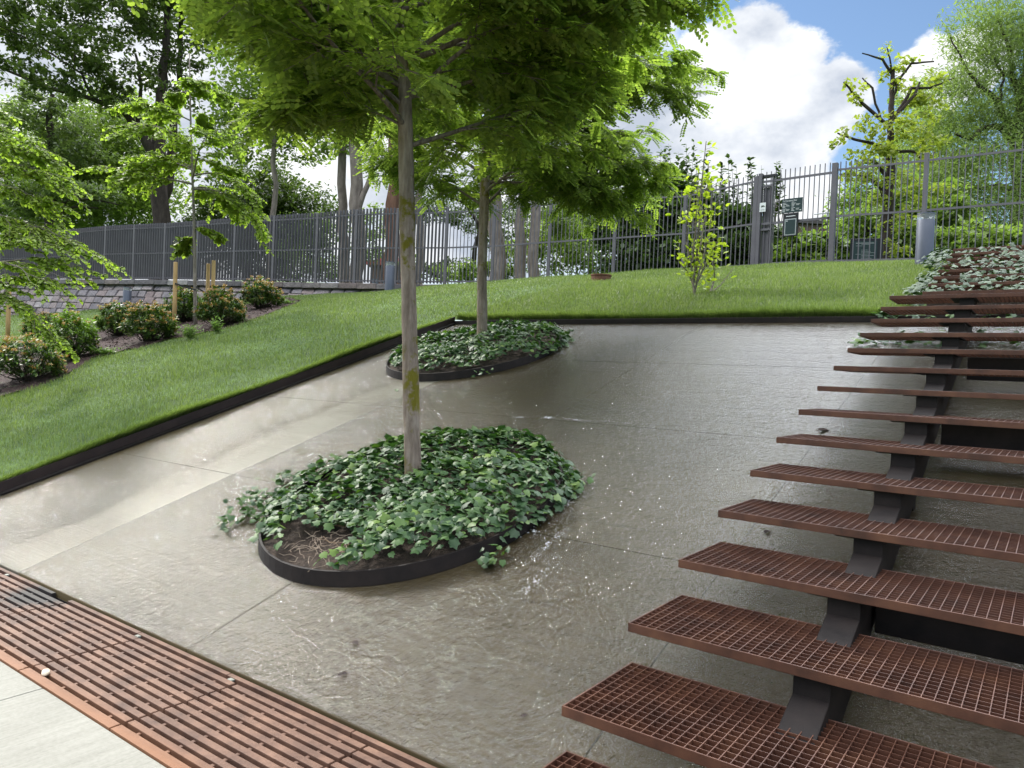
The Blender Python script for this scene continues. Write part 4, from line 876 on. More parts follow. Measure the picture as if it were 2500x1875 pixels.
# linden beyond the gate
gL = gz(2158, 19.6)
def lp(*a): return [(at(x, y, D), r) for x, y, D, r in a]
crown_tree('pollarded_tree', 'young pollarded tree with crooked bare limbs and yellow green leaves beyond the gate', gL, [(gL, .17)]+lp((2160, 600, 19.6, .16), (2168, 520, 19.6, .145), (2172, 440, 19.6, .12), (2175, 330, 19.6, .085), (2178, 240, 19.6, .065), (2180, 170, 19.6, .05)), MAT['bark_dark'],
    [B(2180, 165, 19.6, .32), B(2190, 210, 19.5, .25), B(2215, 150, 19.5, .28, rz=.12), B(2160, 125, 19.5, .2), B(2100, 225, 19.3, .3), B(2075, 205, 19.3, .15), B(2240, 220, 19.6, .45), B(2290, 200, 19.6, .4, rz=.2), B(2270, 260, 19.7, .45), B(2120, 300, 19.3, .35), B(2200, 300, 19.3, .5), B(2260, 330, 19.3, .5), B(2150, 350, 19.3, .45),
     B(2050, 335, 19.2, .25), B(2033, 350, 19.2, .12), B(2100, 390, 19.1, .35), B(2180, 380, 19.2, .5), B(2270, 380, 19.3, .35), B(2100, 420, 19.1, .35), B(2200, 450, 19.2, .5), B(2290, 470, 19.2, .3), B(2150, 490, 19.2, .3), B(2185, 540, 19.2, .35), B(2180, 610, 19.1, .35), B(2140, 640, 19.1, .3), B(2230, 500, 19.2, .35), B(2060, 430, 19.2, .2)],
    MAT['linden'], 2100, .085, leaf=LEAF_H, seed=41, group=HZ, clump=.9,
    limbs=[lp((2172, 310, 19.6, .05), (2120, 265, 19.5, .045), (2090, 235, 19.4, .04), (2060, 200, 19.3, .02)), lp((2176, 250, 19.6, .04), (2195, 195, 19.5, .035), (2225, 155, 19.4, .03), (2280, 150, 19.4, .02)),
           lp((2178, 180, 19.6, .04), (2155, 145, 19.5, .03), (2105, 130, 19.4, .015)), lp((2178, 190, 19.6, .03), (2172, 140, 19.5, .02), (2165, 115, 19.5, .015)),
           lp((2176, 300, 19.6, .05), (2225, 215, 19.6, .04), (2270, 215, 19.6, .03), (2330, 190, 19.6, .015)), lp((2174, 300, 19.6, .05), (2235, 230, 19.5, .04), (2245, 200, 19.5, .02)),
           lp((2172, 365, 19.6, .06), (2130, 350, 19.5, .04), (2085, 340, 19.4, .035), (2045, 325, 19.3, .02)), lp((2176, 370, 19.6, .05), (2230, 370, 19.6, .035), (2265, 400, 19.6, .02)),
           lp((2168, 440, 19.6, .06), (2140, 400, 19.5, .05), (2100, 385, 19.4, .03)), lp((2168, 520, 19.6, .08), (2150, 455, 19.5, .06), (2110, 430, 19.4, .03), (2050, 425, 19.4, .02)), lp((2150, 290, 19.6, .03), (2130, 215, 19.5, .03), (2105, 190, 19.5, .015))])
# big feathery tree at the right edge
gR = gz(2492, 27)
crown_tree('willow_tree', 'big old tree with twisting dark limbs and fine grey green foliage at the right edge', gR, [(gR, .42), (at(2490, 600, 27), .38), (at(2492, 420, 27), .33), (at(2488, 300, 27), .27), (at(2510, 180, 27), .2), (at(2500, 60, 27), .12)], MAT['bark_dark'],
    [B(2440, 110, 27, 1.7), B(2380, 60, 27, 1.2), B(2480, 40, 27, 1.6), B(2350, 170, 27, 1.2), B(2420, 230, 27, 1.6), B(2310, 260, 27, 1.5), B(2380, 330, 27, 1.6), B(2460, 340, 27, 1.4), B(2280, 360, 27, 1.5), B(2330, 440, 26, 1.5), B(2430, 430, 26, 1.5), B(2500, 240, 27, 1.2), B(2260, 470, 26, 1.3), B(2380, 540, 26, 1.5), B(2470, 540, 26, 1.3), B(2290, 580, 26, 1.3), B(2550, 120, 27, 1.8)],
    MAT['bg_feather'], 26000, .13, leaf=LEAF_N, seed=51, group=HZ, clump=.7,
    limbs=[lp((2488, 330, 27, .2), (2455, 290, 26.8, .13), (2430, 240, 26.6, .1), (2390, 210, 26.5, .07), (2350, 150, 26.5, .04), (2320, 90, 26.5, .02)), lp((2488, 360, 27, .16), (2440, 310, 26.6, .11), (2400, 310, 26.4, .08), (2370, 340, 26.2, .07), (2330, 325, 26.2, .04)),
           lp((2480, 470, 27, .16), (2440, 455, 26.4, .12), (2400, 460, 26.2, .08), (2350, 450, 26, .04)), lp((2500, 640, 27, .2), (2450, 590, 26.4, .14), (2390, 550, 26, .09), (2340, 530, 26, .05)),
           lp((2495, 240, 27, .13), (2470, 180, 27, .09), (2460, 110, 27, .06), (2430, 40, 27, .03)), lp((2440, 250, 26.6, .05), (2450, 180, 26.6, .04), (2400, 110, 26.6, .02))])
gW = gz(2120, 31)
crown_tree('broadleaf_tree', 'light green hazy tree behind the pollarded tree', gW, [(gW, .3), (at(2110, 560, 31), .2), (at(2130, 460, 31), .1)], MAT['bark_dark'],
    [B(2080, 520, 31, 1.3), B(2140, 470, 31, 1.4), B(2220, 420, 31, 1.5), B(2250, 330, 31, 1.3), B(2270, 500, 31, 1.5), B(2060, 600, 30, 1.2), B(2160, 560, 30, 1.5), B(2240, 240, 32, .9), B(2320, 440, 31, 1.4), B(2380, 620, 30, 1.4)], MAT['bg_mid'], 12000, .13, seed=61, group=HZ)
crown_tree('broadleaf_tree', 'tree top rising behind the far planter tree near the cumulus cloud', gz(1440, 34), [(gz(1440, 34), .2), (at(1440, 480, 34), .1)], MAT['bark_dark'],
    [B(1400, 470, 34, 1.4), B(1460, 520, 34, 1.3), B(1380, 560, 34, 1.4), B(1500, 430, 34, .8)], MAT['bg_mid'], 4500, .14, seed=62, group=HZ)

# ------------------------------------------------------------------ fence, gate
def fence_run(i0, i1, label, name='metal_fence', skip=(), step=.118, wide=.034):
    root = empty(name, FB[i0], label, 'fence')
    for i in range(i0, i1+1):
        b, t_ = FB[i], FT[i]; d = norm((FB[min(i+1, len(FB)-1)]-FB[max(i-1, 0)])*np.array([1, 1, 0])); nrm_ = np.array([-d[1], d[0], 0])
        if i in skip: continue
        m_ = MB(); m_.box((b+t_)/2+np.array([0, 0, -.06]), (.085, .085, t_[2]-b[2]+.12), (d, nrm_, (0, 0, 1))); m_.build('post', MAT['fence'], root, bevel=.004)
    for i in range(i0, i1):
        A, Bq = FB[i], FB[i+1]; At, Bt = FT[i], FT[i+1]; d = (Bq-A)*np.array([1, 1, 0]); L = np.linalg.norm(d); d /= L; nrm_ = np.array([-d[1], d[0], 0])
        n = max(4, int(L/step)); bars = MB()
        for k_ in range(1, n):
            u = k_/n; p_ = A*(1-u)+Bq*u; zt = (At[2]*(1-u)+Bt[2]*u)+.02
            bars.box((p_[0], p_[1], (p_[2]+.05+zt)/2), (.014, wide, zt-p_[2]-.05), (d, nrm_, (0, 0, 1)))
        bars.build('bars', MAT['fence'], root)
        for fr_, nm in ((.93, 'rail'), (.48, 'rail'), (.045, 'rail')):
            a = A*(1-fr_)+At*fr_; b = Bq*(1-fr_)+Bt*fr_; r_ = MB(); off = nrm_*(-.026); r_.bar(a+off+d*.045, b+off-d*.045, .012, .045); r_.build(nm, MAT['fence'], root)
    return root
fence_run(0, 13, 'long dark grey bar fence standing on the stone wall', wide=.11)
fence_run(13, 18, 'grey bar fence on the grass between the wall end and the gate pillar', skip=(13, 18))
fence_run(19, 22, 'tall grey bar fence right of the gate, behind the big bollard', skip=(19,))
# gate between index 18 and 19
gt = empty('metal_gate', FB[18], 'grey bar gate with a steel lever handle, carrying two dark notice boards', 'gate')
A, Bq, At, Bt = FB[18], FB[19], FT[18], FT[19]; d = (Bq-A)*np.array([1, 1, 0]); L = np.linalg.norm(d); d /= L; nrm_ = np.array([-d[1], d[0], 0])
if nrm_@(EYE-A) < 0: nrm_ = -nrm_
mg = MB(); n = 15
for k_ in range(1, n):
    u = k_/n; p_ = A*(1-u)+Bq*u; zt = At[2]*(1-u)+Bt[2]*u+.03; mg.box((p_[0], p_[1], (p_[2]+.06+zt)/2), (.014, .03, zt-p_[2]-.06), (d, nrm_, (0, 0, 1)))
mg.build('bars', MAT['fence'], gt)
for fr_ in (.91, .47, .05):
    a = A*(1-fr_)+At*fr_; b = Bq*(1-fr_)+Bt*fr_; r_ = MB(); r_.bar(a+nrm_*.022+d*.05, b+nrm_*.022-d*.06, .012, .055); r_.build('rail', MAT['fence'], gt)
pq = MB(); pq.box((Bq+Bt)/2+np.array([0, 0, -.05]), (.12, .12, Bt[2]-Bq[2]+.1), (d, nrm_, (0, 0, 1))); pq.build('post', MAT['fence'], gt, bevel=.004)
hq = MB(); hp = Bq*(1-.50)+Bt*.50-d*.10+nrm_*.06; hq.box(hp, (.05, .02, .12), (d, nrm_, (0, 0, 1))); hq.bar(hp+nrm_*.03+np.array([0, 0, .03]), hp-d*.30+nrm_*.03+np.array([0, 0, .03]), .02, .025); hq.build('handle', MAT['steel'], gt, bevel=.003)
# pillar left of the gate: two flats with a recessed box between
pl = empty('gate_pillar', A, 'broad grey steel gate pillar with a small cap, carrying a white camera sign', 'pillar')
hgt = At[2]-A[2]+.02
def pbox(off, w, dep, h, z=0, out=0): return (A+d*off+nrm_*out+np.array([0, 0, h/2+z-.06]), (w, dep, h), (d, nrm_, (0, 0, 1)))
mb_ = MB(); mb_.box(*pbox(-.13, .11, .10, hgt-.02)); mb_.box(*pbox(-.02, .09, .14, hgt+.04)); mb_.build('post', MAT['fence'], pl, bevel=.004)
mb_ = MB(); mb_.box(*pbox(.17, .26, .02, hgt-.30, out=-.05)); mb_.box(*pbox(.29, .03, .12, hgt-.08)); mb_.box(*pbox(.17, .27, .06, .05, hgt-.30)); mb_.box(*pbox(.17, .27, .06, .05, hgt*.42)); mb_.build('recessed_panel', MAT['fence'], pl, bevel=.002)
mb_ = MB(); mb_.box(*pbox(.08, .56, .12, .06, hgt-.06, out=-.04)); mb_.build('cap', MAT['sign_black'], pl, bevel=.003)
def text_mesh(txt, size):
    cu = bpy.data.curves.new('t', 'FONT'); cu.body = txt; cu.size = size; cu.extrude = .0006; ob = bpy.data.objects.new('t', cu); COL.objects.link(ob)
    dg = bpy.context.evaluated_depsgraph_get(); me = bpy.data.meshes.new_from_object(ob.evaluated_get(dg)); bpy.data.objects.remove(ob); bpy.data.curves.remove(cu); return me
def put_text(txt, size, origin, xd, zd, mat, parent, name='lettering', width=None):
    me = text_mesh(txt, size); n_ = len(me.vertices); co = np.zeros(n_*3, np.float32); me.vertices.foreach_get('co', co); co = co.reshape(-1, 3)
    nd = np.cross(xd, zd); s = 1
    if width: s = width/(co[:, 0].max()-co[:, 0].min())
    W = origin+co[:, 0:1]*s*xd+co[:, 1:2]*zd+co[:, 2:3]*nd
    me.vertices.foreach_set('co', W.astype(np.float32).ravel()); me.update(); return link(name, me, mat, parent)
def fpoint(px, py, out):   # a point on the vertical sheet of the gate, shifted out towards the viewer
    r = ray(px, py); nn = nrm_; tt = ((A+nn*out-EYE)@nn)/(r@nn); return EYE+r*tt
UP = np.array([0, 0, 1.0])
# camera sign on the pillar
s0 = fpoint(1862, 506, .10); cs = empty('camera_sign', s0, 'small white sign with a black surveillance camera on the gate pillar', 'sign')
q = MB(); q.box(s0, (.15, .006, .22), (d, nrm_, UP)); q.build('plate', MAT['white'], cs)
q = MB(); q.box(s0+nrm_*.006+UP*.025, (.065, .004, .03), (d, nrm_, UP)); q.box(s0+nrm_*.006+UP*.018+d*.045, (.03, .004, .01), (d, nrm_, UP)); q.box(s0+nrm_*.006-d*.03+UP*.008, (.015, .004, .02), (d, nrm_, UP)); q.build('camera_symbol', MAT['sign_black'], cs)
q = MB(); q.box(s0+nrm_*.006-UP*.06, (.10, .004, .01), (d, nrm_, UP)); q.build('small_print', MAT['grey_print'], cs)
# park sign
def rect_on(px0, px1, py0, py1, out):
    a = fpoint(px0, (py0+py1)/2, out); b = fpoint(px1, (py0+py1)/2, out); tp_ = fpoint((px0+px1)/2, py0, out); bt = fpoint((px0+px1)/2, py1, out)
    return (tp_+bt)/2, np.linalg.norm((b-a)), tp_[2]-bt[2]
c0, w_, h_ = rect_on(1908.5, 1959, 484, 519, .07)
sg = empty('park_sign', c0, 'wide dark green opening hours sign with white lettering fixed to the gate', 'sign')
q = MB(); q.box(c0, (w_, .008, h_), (d, nrm_, UP)); q.build('plate', MAT['sign_green'], sg, bevel=.003)
XD = d if d@CR > 0 else -d
c1 = c0-nrm_*0+nrm_*.006
put_text('Carl Jacobsens Have', h_*.15, c1-XD*w_*.45+UP*h_*.30, XD, UP, MAT['white'], sg, 'title_lettering', width=w_*.68)
sp_ = MB(); rr = random.Random(2)
for col, ys, seg in ((-.45, (.20, .11, .03, -.03, -.09, -.20, -.27, -.34, -.40), ((0, .14),)), (-.02, (.22, .14, .06, .0, -.06, -.17, -.24, -.31, -.37), ((0, .14),))):
    for k_, y in enumerate(ys):
        w0 = rr.uniform(.09, .15)+(.08 if k_ in (1, 5) else 0); sp_.box(c1+XD*w_*(col+w0/2)+UP*h_*y, (w_*w0, .002, h_*.022), (d, nrm_, UP))
        if k_ in (2, 3, 6, 7): ww = rr.uniform(.12, .2); sp_.box(c1+XD*w_*(col+.17+ww/2+(.04 if col > -.1 else 0))+UP*h_*(y+.01), (w_*ww, .002, h_*.02), (d, nrm_, UP))
sp_.box(c1+XD*w_*.41-UP*h_*.36, (w_*.07, .002, h_*.05), (d, nrm_, UP)); sp_.build('small_print', MAT['white'], sg)
c0, w_, h_ = rect_on(1913, 1948, 520.5, 577, .07)
sg = empty('notice_case', c0, 'black framed notice case with a green sheet hanging below the opening hours sign', 'notice board')
q = MB(); q.box(c0, (w_, .05, h_), (d, nrm_, UP)); q.build('case', MAT['sign_black'], sg, bevel=.004)
q = MB(); cc = c0+nrm_*.028-UP*h_*.10; q.box(cc, (w_*.80, .004, h_*.70), (d, nrm_, UP)); q.build('sheet_border', MAT['grey_print'], sg)
q = MB(); q.box(cc+nrm_*.004, (w_*.68, .004, h_*.62), (d, nrm_, UP)); q.build('sheet', MAT['sign_green'], sg)
q = MB(); q.box(c0+nrm_*.028+UP*h_*.365, (w_*.64, .003, h_*.028), (d, nrm_, UP)); q.box(cc+nrm_*.008+UP*h_*.26-XD*w_*.25, (w_*.12, .002, h_*.025), (d, nrm_, UP)); q.build('small_print', MAT['white'], sg)
# info board beyond the fence
bc = at(2114.5, 617, 18.2); bd = norm(at(2150, 612, 18.2)-at(2080, 617, 18.4)); bd = norm(bd*np.array([1, 1, 0])); bn = np.array([-bd[1], bd[0], 0]); bn = bn if bn@(EYE-bc) > 0 else -bn
W_, H_ = .73, .80; bc = bc+UP*(-.06)
ib = empty('info_board', bc, 'square dark glass info board with grey text lines standing behind the fence', 'information board')
q = MB(); q.box(bc, (W_, .06, H_), (bd, bn, UP)); q.build('case', MAT['sign_black'], ib, bevel=.005)
q = MB(); q.box(bc+bn*.033-bd*.03, (W_*.72, .004, H_*.84), (bd, bn, UP)); q.build('panel', MAT['sign_green'], ib)
q = MB(); rr = random.Random(4)
for k_ in range(19):
    y = .36-k_*.042; big_ = k_ in (0, 13); ww = .62 if big_ else rr.uniform(.2, .5); xo = -.33 if k_ in (2, 8, 15) or big_ else -.16
    if k_ in (3, 4): continue
    q.box(bc+bn*.037+bd*W_*(xo+ww/2*.9)+UP*H_*y, (W_*ww*.9, .002, H_*(.016 if big_ else .008)), (bd, bn, UP))
q.build('text_lines', MAT['grey_print'], ib)
q = MB(); q.box(bc-UP*(H_/2+.2)-bn*.04, (.5, .04, .5), (bd, bn, UP)); q.build('foot', MAT['sign_black'], ib)

# ------------------------------------------------------------------ stone wall under the fence
sw = empty('stone_wall', WBP[3], 'battered wall of split grey and pinkish stone below the fence', 'wall')
def wl(u, tab):      # interpolate a polyline table by parameter px
    xs = [a[0] for a in tab]; return u
wpx = np.array([a[0] for a in WB]); wb_ = np.array(WBP); fpx = np.array([a[0] for a in FD]); fb_ = np.array(FB)
def wbase(px): return np.array([np.interp(px, wpx, wb_[:, j]) for j in range(3)])
def wtop(px): return np.array([np.interp(px, fpx, fb_[:, j]) for j in range(3)])
cap_h = .17
stn = MB(); rr = random.Random(8); bk = MB()
px = -160.0
tops = []
# courses follow horizontals, measured down from the cap
course = .26
for k_ in range(9):
    px = -160.0+rr.uniform(0, 30)
    while px < 1120:
        wm_ = rr.uniform(.30, .62); sc_ = np.linalg.norm((wtop(px+10)-wtop(px))[:2])/10; dp = wm_/max(sc_, 1e-3); pxe = px+dp
        def P_(q, dwn, skew):
            q2 = q+skew*dp*.0; tpt = wtop(q2); bpt = wbase(q2); H = tpt[2]-cap_h-bpt[2]+.12; f_ = dwn/max(H, .05)
            tpt = tpt-np.array([0, 0, cap_h]); s = bpt-np.array([0, 0, .12]); return tpt*(1-f_)+s*f_, f_
        d0, d1 = k_*course, (k_+1)*course
        lean = dp*.38
        a, fa = P_(px-lean, d1-.015, 0); b, fb2 = P_(pxe-lean, d1-.015, 0); c_, _ = P_(pxe-.06*dp, d0+.012, 0); e, _ = P_(px+.02*dp, d0+.012, 0)
        a = P_(px-lean+.03*dp, d1-.012, 0)[0]; b = P_(pxe-lean-.04*dp, d1-.012, 0)[0]
        if fa < 1.25 and pxe < 1125:
            nn = np.cross(b-a, e-a); nn = norm(nn); nn = nn if nn@(EYE-a) > 0 else -nn; th_ = rr.uniform(.03, .075)
            quad = [a, b, c_, e]; ctr = (a+b+c_+e)/4
            front = [q_*.93+ctr*.07+nn*(th_+rr.uniform(-.015, .02)) for q_ in quad]
            n0 = len(stn.v); stn.v += [tuple(q_) for q_ in quad]+[tuple(q_) for q_ in front]+[tuple(ctr+nn*(th_+rr.uniform(.0, .03)))]
            for i in range(4): j = (i+1) % 4; stn.f.append((n0+i, n0+j, n0+4+j, n0+4+i)); stn.f.append((n0+4+i, n0+4+j, n0+8))
        px = pxe
stn.build('stones', MAT['stone'], sw)
pxs = np.linspace(-160, 1125, 60)
for i in range(len(pxs)-1):
    a, b = wbase(pxs[i])-np.array([0, 0, .5]), wbase(pxs[i+1])-np.array([0, 0, .5]); c_, e = wtop(pxs[i+1])-np.array([0, 0, cap_h]), wtop(pxs[i])-np.array([0, 0, cap_h])
    bk.add([a, b, c_, e], [(0, 1, 2, 3)])
bk.build('core', MAT['dark_steel'], sw)
cp_ = MB(); px = -160.0
while px < 1150:
    sc_ = np.linalg.norm((wtop(px+10)-wtop(px))[:2])/10; pxe = min(px+rr.uniform(.6, 1.0)/sc_, 1170); a, b = wtop(px), wtop(pxe); dd = norm((b-a)*np.array([1, 1, 0])); nn = np.array([-dd[1], dd[0], 0]); nn = nn if nn@(EYE-a) > 0 else -nn
    cp_.box((a+b)/2+nn*.02+np.array([0, 0, -cap_h/2]), (np.linalg.norm(b-a)-.012, .42, cap_h), (dd, nn, norm(UP+dd*(b-a)[2]/np.linalg.norm(b-a)*0))); px = pxe
cp_.build('capping', MAT['stone'], sw, bevel=.012)

# ------------------------------------------------------------------ bollards
def bollard(pxc, pyb, D, r, h, label):
    p_ = at(pxc, pyb, D); p_[2] = min(p_[2], lh(p_[0], p_[1])+.03); root = empty('bollard_light', p_, label, 'bollard', 'round bollard lights on the grass')
    x, y, z = p_; hh = h
    b_ = MB(); b_.ring((x, y, z), [(r*.99, -.15), (r, hh*.865), (r*.97, hh*.875)], 32); b_.build('body', MAT['bollard'], root, smooth=True)
    b_ = MB(); b_.ring((x, y, z), [(.001, hh*.868), (r*.965, hh*.868), (r*.985, hh*.872), (r*.985, hh*.975), (.001, hh*.975)], 32); b_.build('lens', MAT['lens'], root, smooth=False)
    b_ = MB(); b_.ring((x, y, z), [(.0, hh*.885), (r*.10, hh*.89), (r*.85, hh*.972), (r*.85, hh*.974), (0, hh*.974)], 24); b_.build('reflector', MAT['steel'], root)
    b_ = MB(); b_.ring((x, y, z), [(r*1.0, hh*.976), (r*1.01, hh*.982), (r*1.0, hh), (r*.3, hh*1.004), (0, hh*1.004)], 32); b_.build('cap', MAT['bollard'], root)
    return root
bollard(2255, 650, 12.8, .139, .90, 'large blue grey bollard light beside the ivy covered upper stairs')
bollard(950, 713, 22.4, .139, .90, 'blue grey bollard light in front of the wall, left of the mossy trunk')
bollard(309, 764, 26.3, .139, .90, 'blue grey bollard light in front of the stone wall behind the shrubs')

# ------------------------------------------------------------------ planting bed
bedpx = [(-120, 1040), (0, 972), (102, 942), (170, 915), (228, 877), (320, 855), (407, 832), (490, 818), (570, 797), (640, 775), (724, 742), (735, 735), (700, 728), (640, 742), (560, 748), (430, 765), (300, 800), (200, 818), (90, 835), (0, 862), (-120, 880)]
bedW = np.array([hit(x, y)[:2] for x, y in bedpx])
x0, y0 = bedW.min(0); x1, y1 = bedW.max(0)
mu = sheet('mulch_bed', x0, x1, y0, y1, 110, 110, lambda X, Y: lawn_h(X, Y)+.018+.02*np.sin(X*9+np.cos(Y*7)*2), MAT['mulch'], keep=lambda X, Y: inside(bedW, X, Y))
# chips
NC = 9000; xx = RNG.uniform(x0, x1, NC); yy = RNG.uniform(y0, y1, NC); kk = inside(bedW, xx, yy); xx, yy = xx[kk], yy[kk]
P = np.stack([xx, yy, lawn_h(xx, yy)+.045], 1); X, Y, Z = rot_frames(len(P), np.stack([RNG.normal(0, .35, len(P)), RNG.normal(0, .35, len(P)), np.ones(len(P))], 1))
V, Fc = scatter(P, X, Y, Z, RNG.uniform(.03, .07, len(P)), np.array([[-.18, 0, 0], [.18, 0, 0], [.14, 1, .1], [-.14, 1, .1]]), [[0, 1, 2, 3]])
tag(link('mulch_chips', np_mesh('mulch_chips', V, Fc), MAT['mulch']), 'dark brown bark chips covering the planting bed', 'mulch', kind='stuff')
def shrub(pxc, pyb, w_px, h_px, label, seed, tips=.5, fresh=.2):
    b0 = hit(pxc, pyb); D = (b0-EYE)@CF; W = w_px/F_PX*D/2; H = h_px/F_PX*D; rng = random.Random(seed)
    b0 = b0+norm((b0-EYE)*np.array([1, 1, 0]))*W*.55; b0[2] = lh(b0[0], b0[1]); H *= 1.02
    root = empty('flowering_shrub', b0, label, 'shrub', 'orange tipped shrubs in the mulch bed')
    sb = MB(); P = []; Nn = []; tip = []; fr_ = []
    ns = 190
    for i in range(ns):
        a = rng.uniform(0, 6.283); el = math.acos(rng.uniform(0.02, 1)); q = rng.uniform(.86, 1.06)
        lump = 1+.12*noise.noise(Vector((math.cos(a)*2, math.sin(a)*2, seed+el*2)))
        e_ = b0+np.array([math.cos(a)*math.sin(el)*W*q*lump, math.sin(a)*math.sin(el)*W*q*lump, (.22+.78*math.cos(el))*H*q*lump])
        s0_ = b0+np.array([rng.gauss(0, W*.12), rng.gauss(0, W*.12), .02]); mid = (s0_*.5+e_*.5)+np.array([0, 0, -H*.08])
        if i % 3 == 0: sb.tube([s0_, mid, e_], [.010, .006, .003], 4, cap=False)
        dirn = norm(e_-mid); top_ = math.cos(el)
        for k_ in range(13):     # whorl of leaves at the shoot end
            an = rng.uniform(0, 6.283); back = rng.uniform(0, .16)
            c_ = e_-dirn*back; side = norm(np.cross(dirn, (math.cos(an), math.sin(an), .3)))
            P.append(c_); Nn.append(norm(side*.9+dirn*.55)); tip.append(0); fr_.append(rng.random() < fresh*top_*1.5)
        if rng.random() < tips*.75*(.2+top_):
            for k_ in range(16):
                P.append(e_+np.array([rng.gauss(0, .022), rng.gauss(0, .022), rng.gauss(.015, .014)])); an = rng.uniform(0, 6.283); Nn.append(norm((math.cos(an), math.sin(an), .9))); tip.append(1); fr_.append(False)
    for i in range(700):    # inner leaves
        a = rng.uniform(0, 6.283); el = math.acos(rng.uniform(0.0, 1)); q = rng.uniform(.35, .85)
        P.append(b0+np.array([math.cos(a)*math.sin(el)*W*q, math.sin(a)*math.sin(el)*W*q, .08+(.15+.8*math.cos(el))*H*q])); Nn.append(norm((rng.gauss(0, 1), rng.gauss(0, 1), .3))); tip.append(0); fr_.append(False)
    sb.build('stems', MAT['bark_dark'], root)
    P = np.array(P); Y = np.array(Nn); tip = np.array(tip, bool); fr_ = np.array(fr_, bool); Z = np.tile([0.05, 0.02, 1.], (len(P), 1)); Z = Z-(Z*Y).sum(1, keepdims=True)*Y; Z /= np.linalg.norm(Z, axis=1, keepdims=True); X = np.cross(Y, Z)
    for nm, msk, mt, s, tmp in (('leaves', ~tip & ~fr_, 'shrub', (.06, .11), LEAF_N), ('young_leaves', fr_, 'shrub_fresh', (.06, .11), LEAF_N), ('flower_buds', tip, 'shrub_tip', (.022, .045), LEAF_H)):
        if msk.sum() == 0: continue
        T = tmp[0]*np.array([1.9 if tmp is LEAF_N else 1, 1, 1])
        V, Fc = scatter(P[msk], X[msk], Y[msk], Z[msk], RNG.uniform(*s, msk.sum()), T, tmp[1]); link(nm, np_mesh(nm, V, Fc), MAT[mt], root)
    return root
shrub(65, 940, 180, 108, 'orange tipped shrub at the left edge, in front of the bright green one', 1, .8, .3)
shrub(110, 830, 105, 60, 'orange tipped shrub half hidden behind the bright green one', 2, .9, .05)
shrub(170, 885, 130, 120, 'bright green shrub with few orange tips, third in the bed from the left', 3, .25, .8)
shrub(290, 825, 110, 85, 'dark shrub with dull orange tips, right of the wide mulch gap', 4, .5, .2)
shrub(362, 840, 125, 92, 'broad orange tipped shrub just left of the wooden stake', 5, .9, .1)
shrub(452, 790, 105, 82, 'shrub with green tips behind the staked tree', 6, .4, .5)
shrub(538, 800, 115, 90, 'round orange tipped shrub right of the staked tree', 7, .9, .1)
shrub(638, 757, 105, 72, 'orange tipped shrub standing alone at the upper end of the bed', 8, .9, .2)
def weed(pxc, pyb, h_px, label, seed, n=26, spread=.16):
    b0 = hit(pxc, pyb); D = (b0-EYE)@CF; H = h_px/F_PX*D; rng = random.Random(seed); root = empty('weed', b0, label, 'weed')
    sb = MB(); P = []; Nn = []
    for i in range(n):
        a = rng.uniform(0, 6.283); e_ = b0+np.array([math.cos(a)*spread*rng.random(), math.sin(a)*spread*rng.random(), H*rng.uniform(.45, 1)]); s0_ = b0+np.array([rng.gauss(0, .03), rng.gauss(0, .03), 0])
        sb.tube([s0_, (s0_+e_)/2, e_], .003, 4, cap=False)
        for k_ in range(9):
            u = rng.uniform(.2, 1); an = rng.uniform(0, 6.283); P.append(s0_*(1-u)+e_*u); Nn.append(norm((math.cos(an), math.sin(an), rng.uniform(0, .9))))
    sb.build('stems', MAT['weed'], root); P = np.array(P); Y = np.array(Nn); Z = np.tile([.03, .02, 1.], (len(P), 1)); Z = Z-(Z*Y).sum(1, keepdims=True)*Y; Z /= np.linalg.norm(Z, axis=1, keepdims=True)
    V, Fc = scatter(P, np.cross(Y, Z), Y, Z, RNG.uniform(.05, .11, len(P)), LEAF_N[0]*np.array([1.5, 1, 1]), LEAF_N[1]); link('leaves', np_mesh('leaves', V, Fc), MAT['weed'], root)
weed(465, 832, 42, 'pale feathery weed at the foot of the staked tree', 1, 30, .26)
weed(530, 815, 38, 'small leafy weed right of the feathery weed', 2, 24, .16)
weed(425, 812, 45, 'thin weed beside the wooden stake', 3, 10, .12)
weed(258, 868, 18, 'low weed patch on the front edge of the mulch bed', 4, 26, .30)
weed(180, 790, 40, 'thin pale weed behind the shrubs on the left', 5, 12, .2)
weed(700, 745, 18, 'flat weeds at the upper tip of the mulch bed', 6, 22, .3)

# stakes with straps
def stake(pxc, pyt, pyb, D, r, label):
    a = at(pxc, pyb, D); b = at(pxc+4, pyt, D); a[2] = min(a[2], lh(a[0], a[1])) -.05
    m_ = MB(); m_.tube([a, a*.5+b*.5, b-np.array([0, 0, .02]), b], [r, r, r*.98, r*.9], 14); o_ = m_.build('wooden_stake', MAT['wood'], smooth=True); tag(o_, label, 'stake', 'round wooden tree stakes'); return a, b
hs = hit(427, 808); Ds = (hs-EYE)@CF
s1 = stake(425, 640, 808, Ds, .042, 'tall round wooden stake in front of the slender staked tree')
s2 = stake(505, 644, 780, Ds+1.3, .042, 'wooden stake, left one of the close pair behind the staked tree')
s3 = stake(518, 636, 780, Ds+.9, .042, 'wooden stake, right one of the close pair behind the staked tree')
h4 = hit(20, 850); s4 = stake(18, 708, 850, (h4-EYE)@CF, .055, 'thick round wooden stake at the left edge above the shrubs')
def strap(pts, label):
    m_ = MB()
    for i in range(len(pts)-1): m_.bar(pts[i], pts[i+1], .008, .035)
    tag(m_.build('tree_strap', MAT['strap']), label, 'strap')
strap([at(427, 692, Ds-.05), at(450, 700, Ds), at(478, 708, Ds), at(478, 700, Ds+.05), at(505, 718, Ds+1.2), at(520, 719, Ds+.85)], 'black rubber strap tying the slender tree to its stakes')
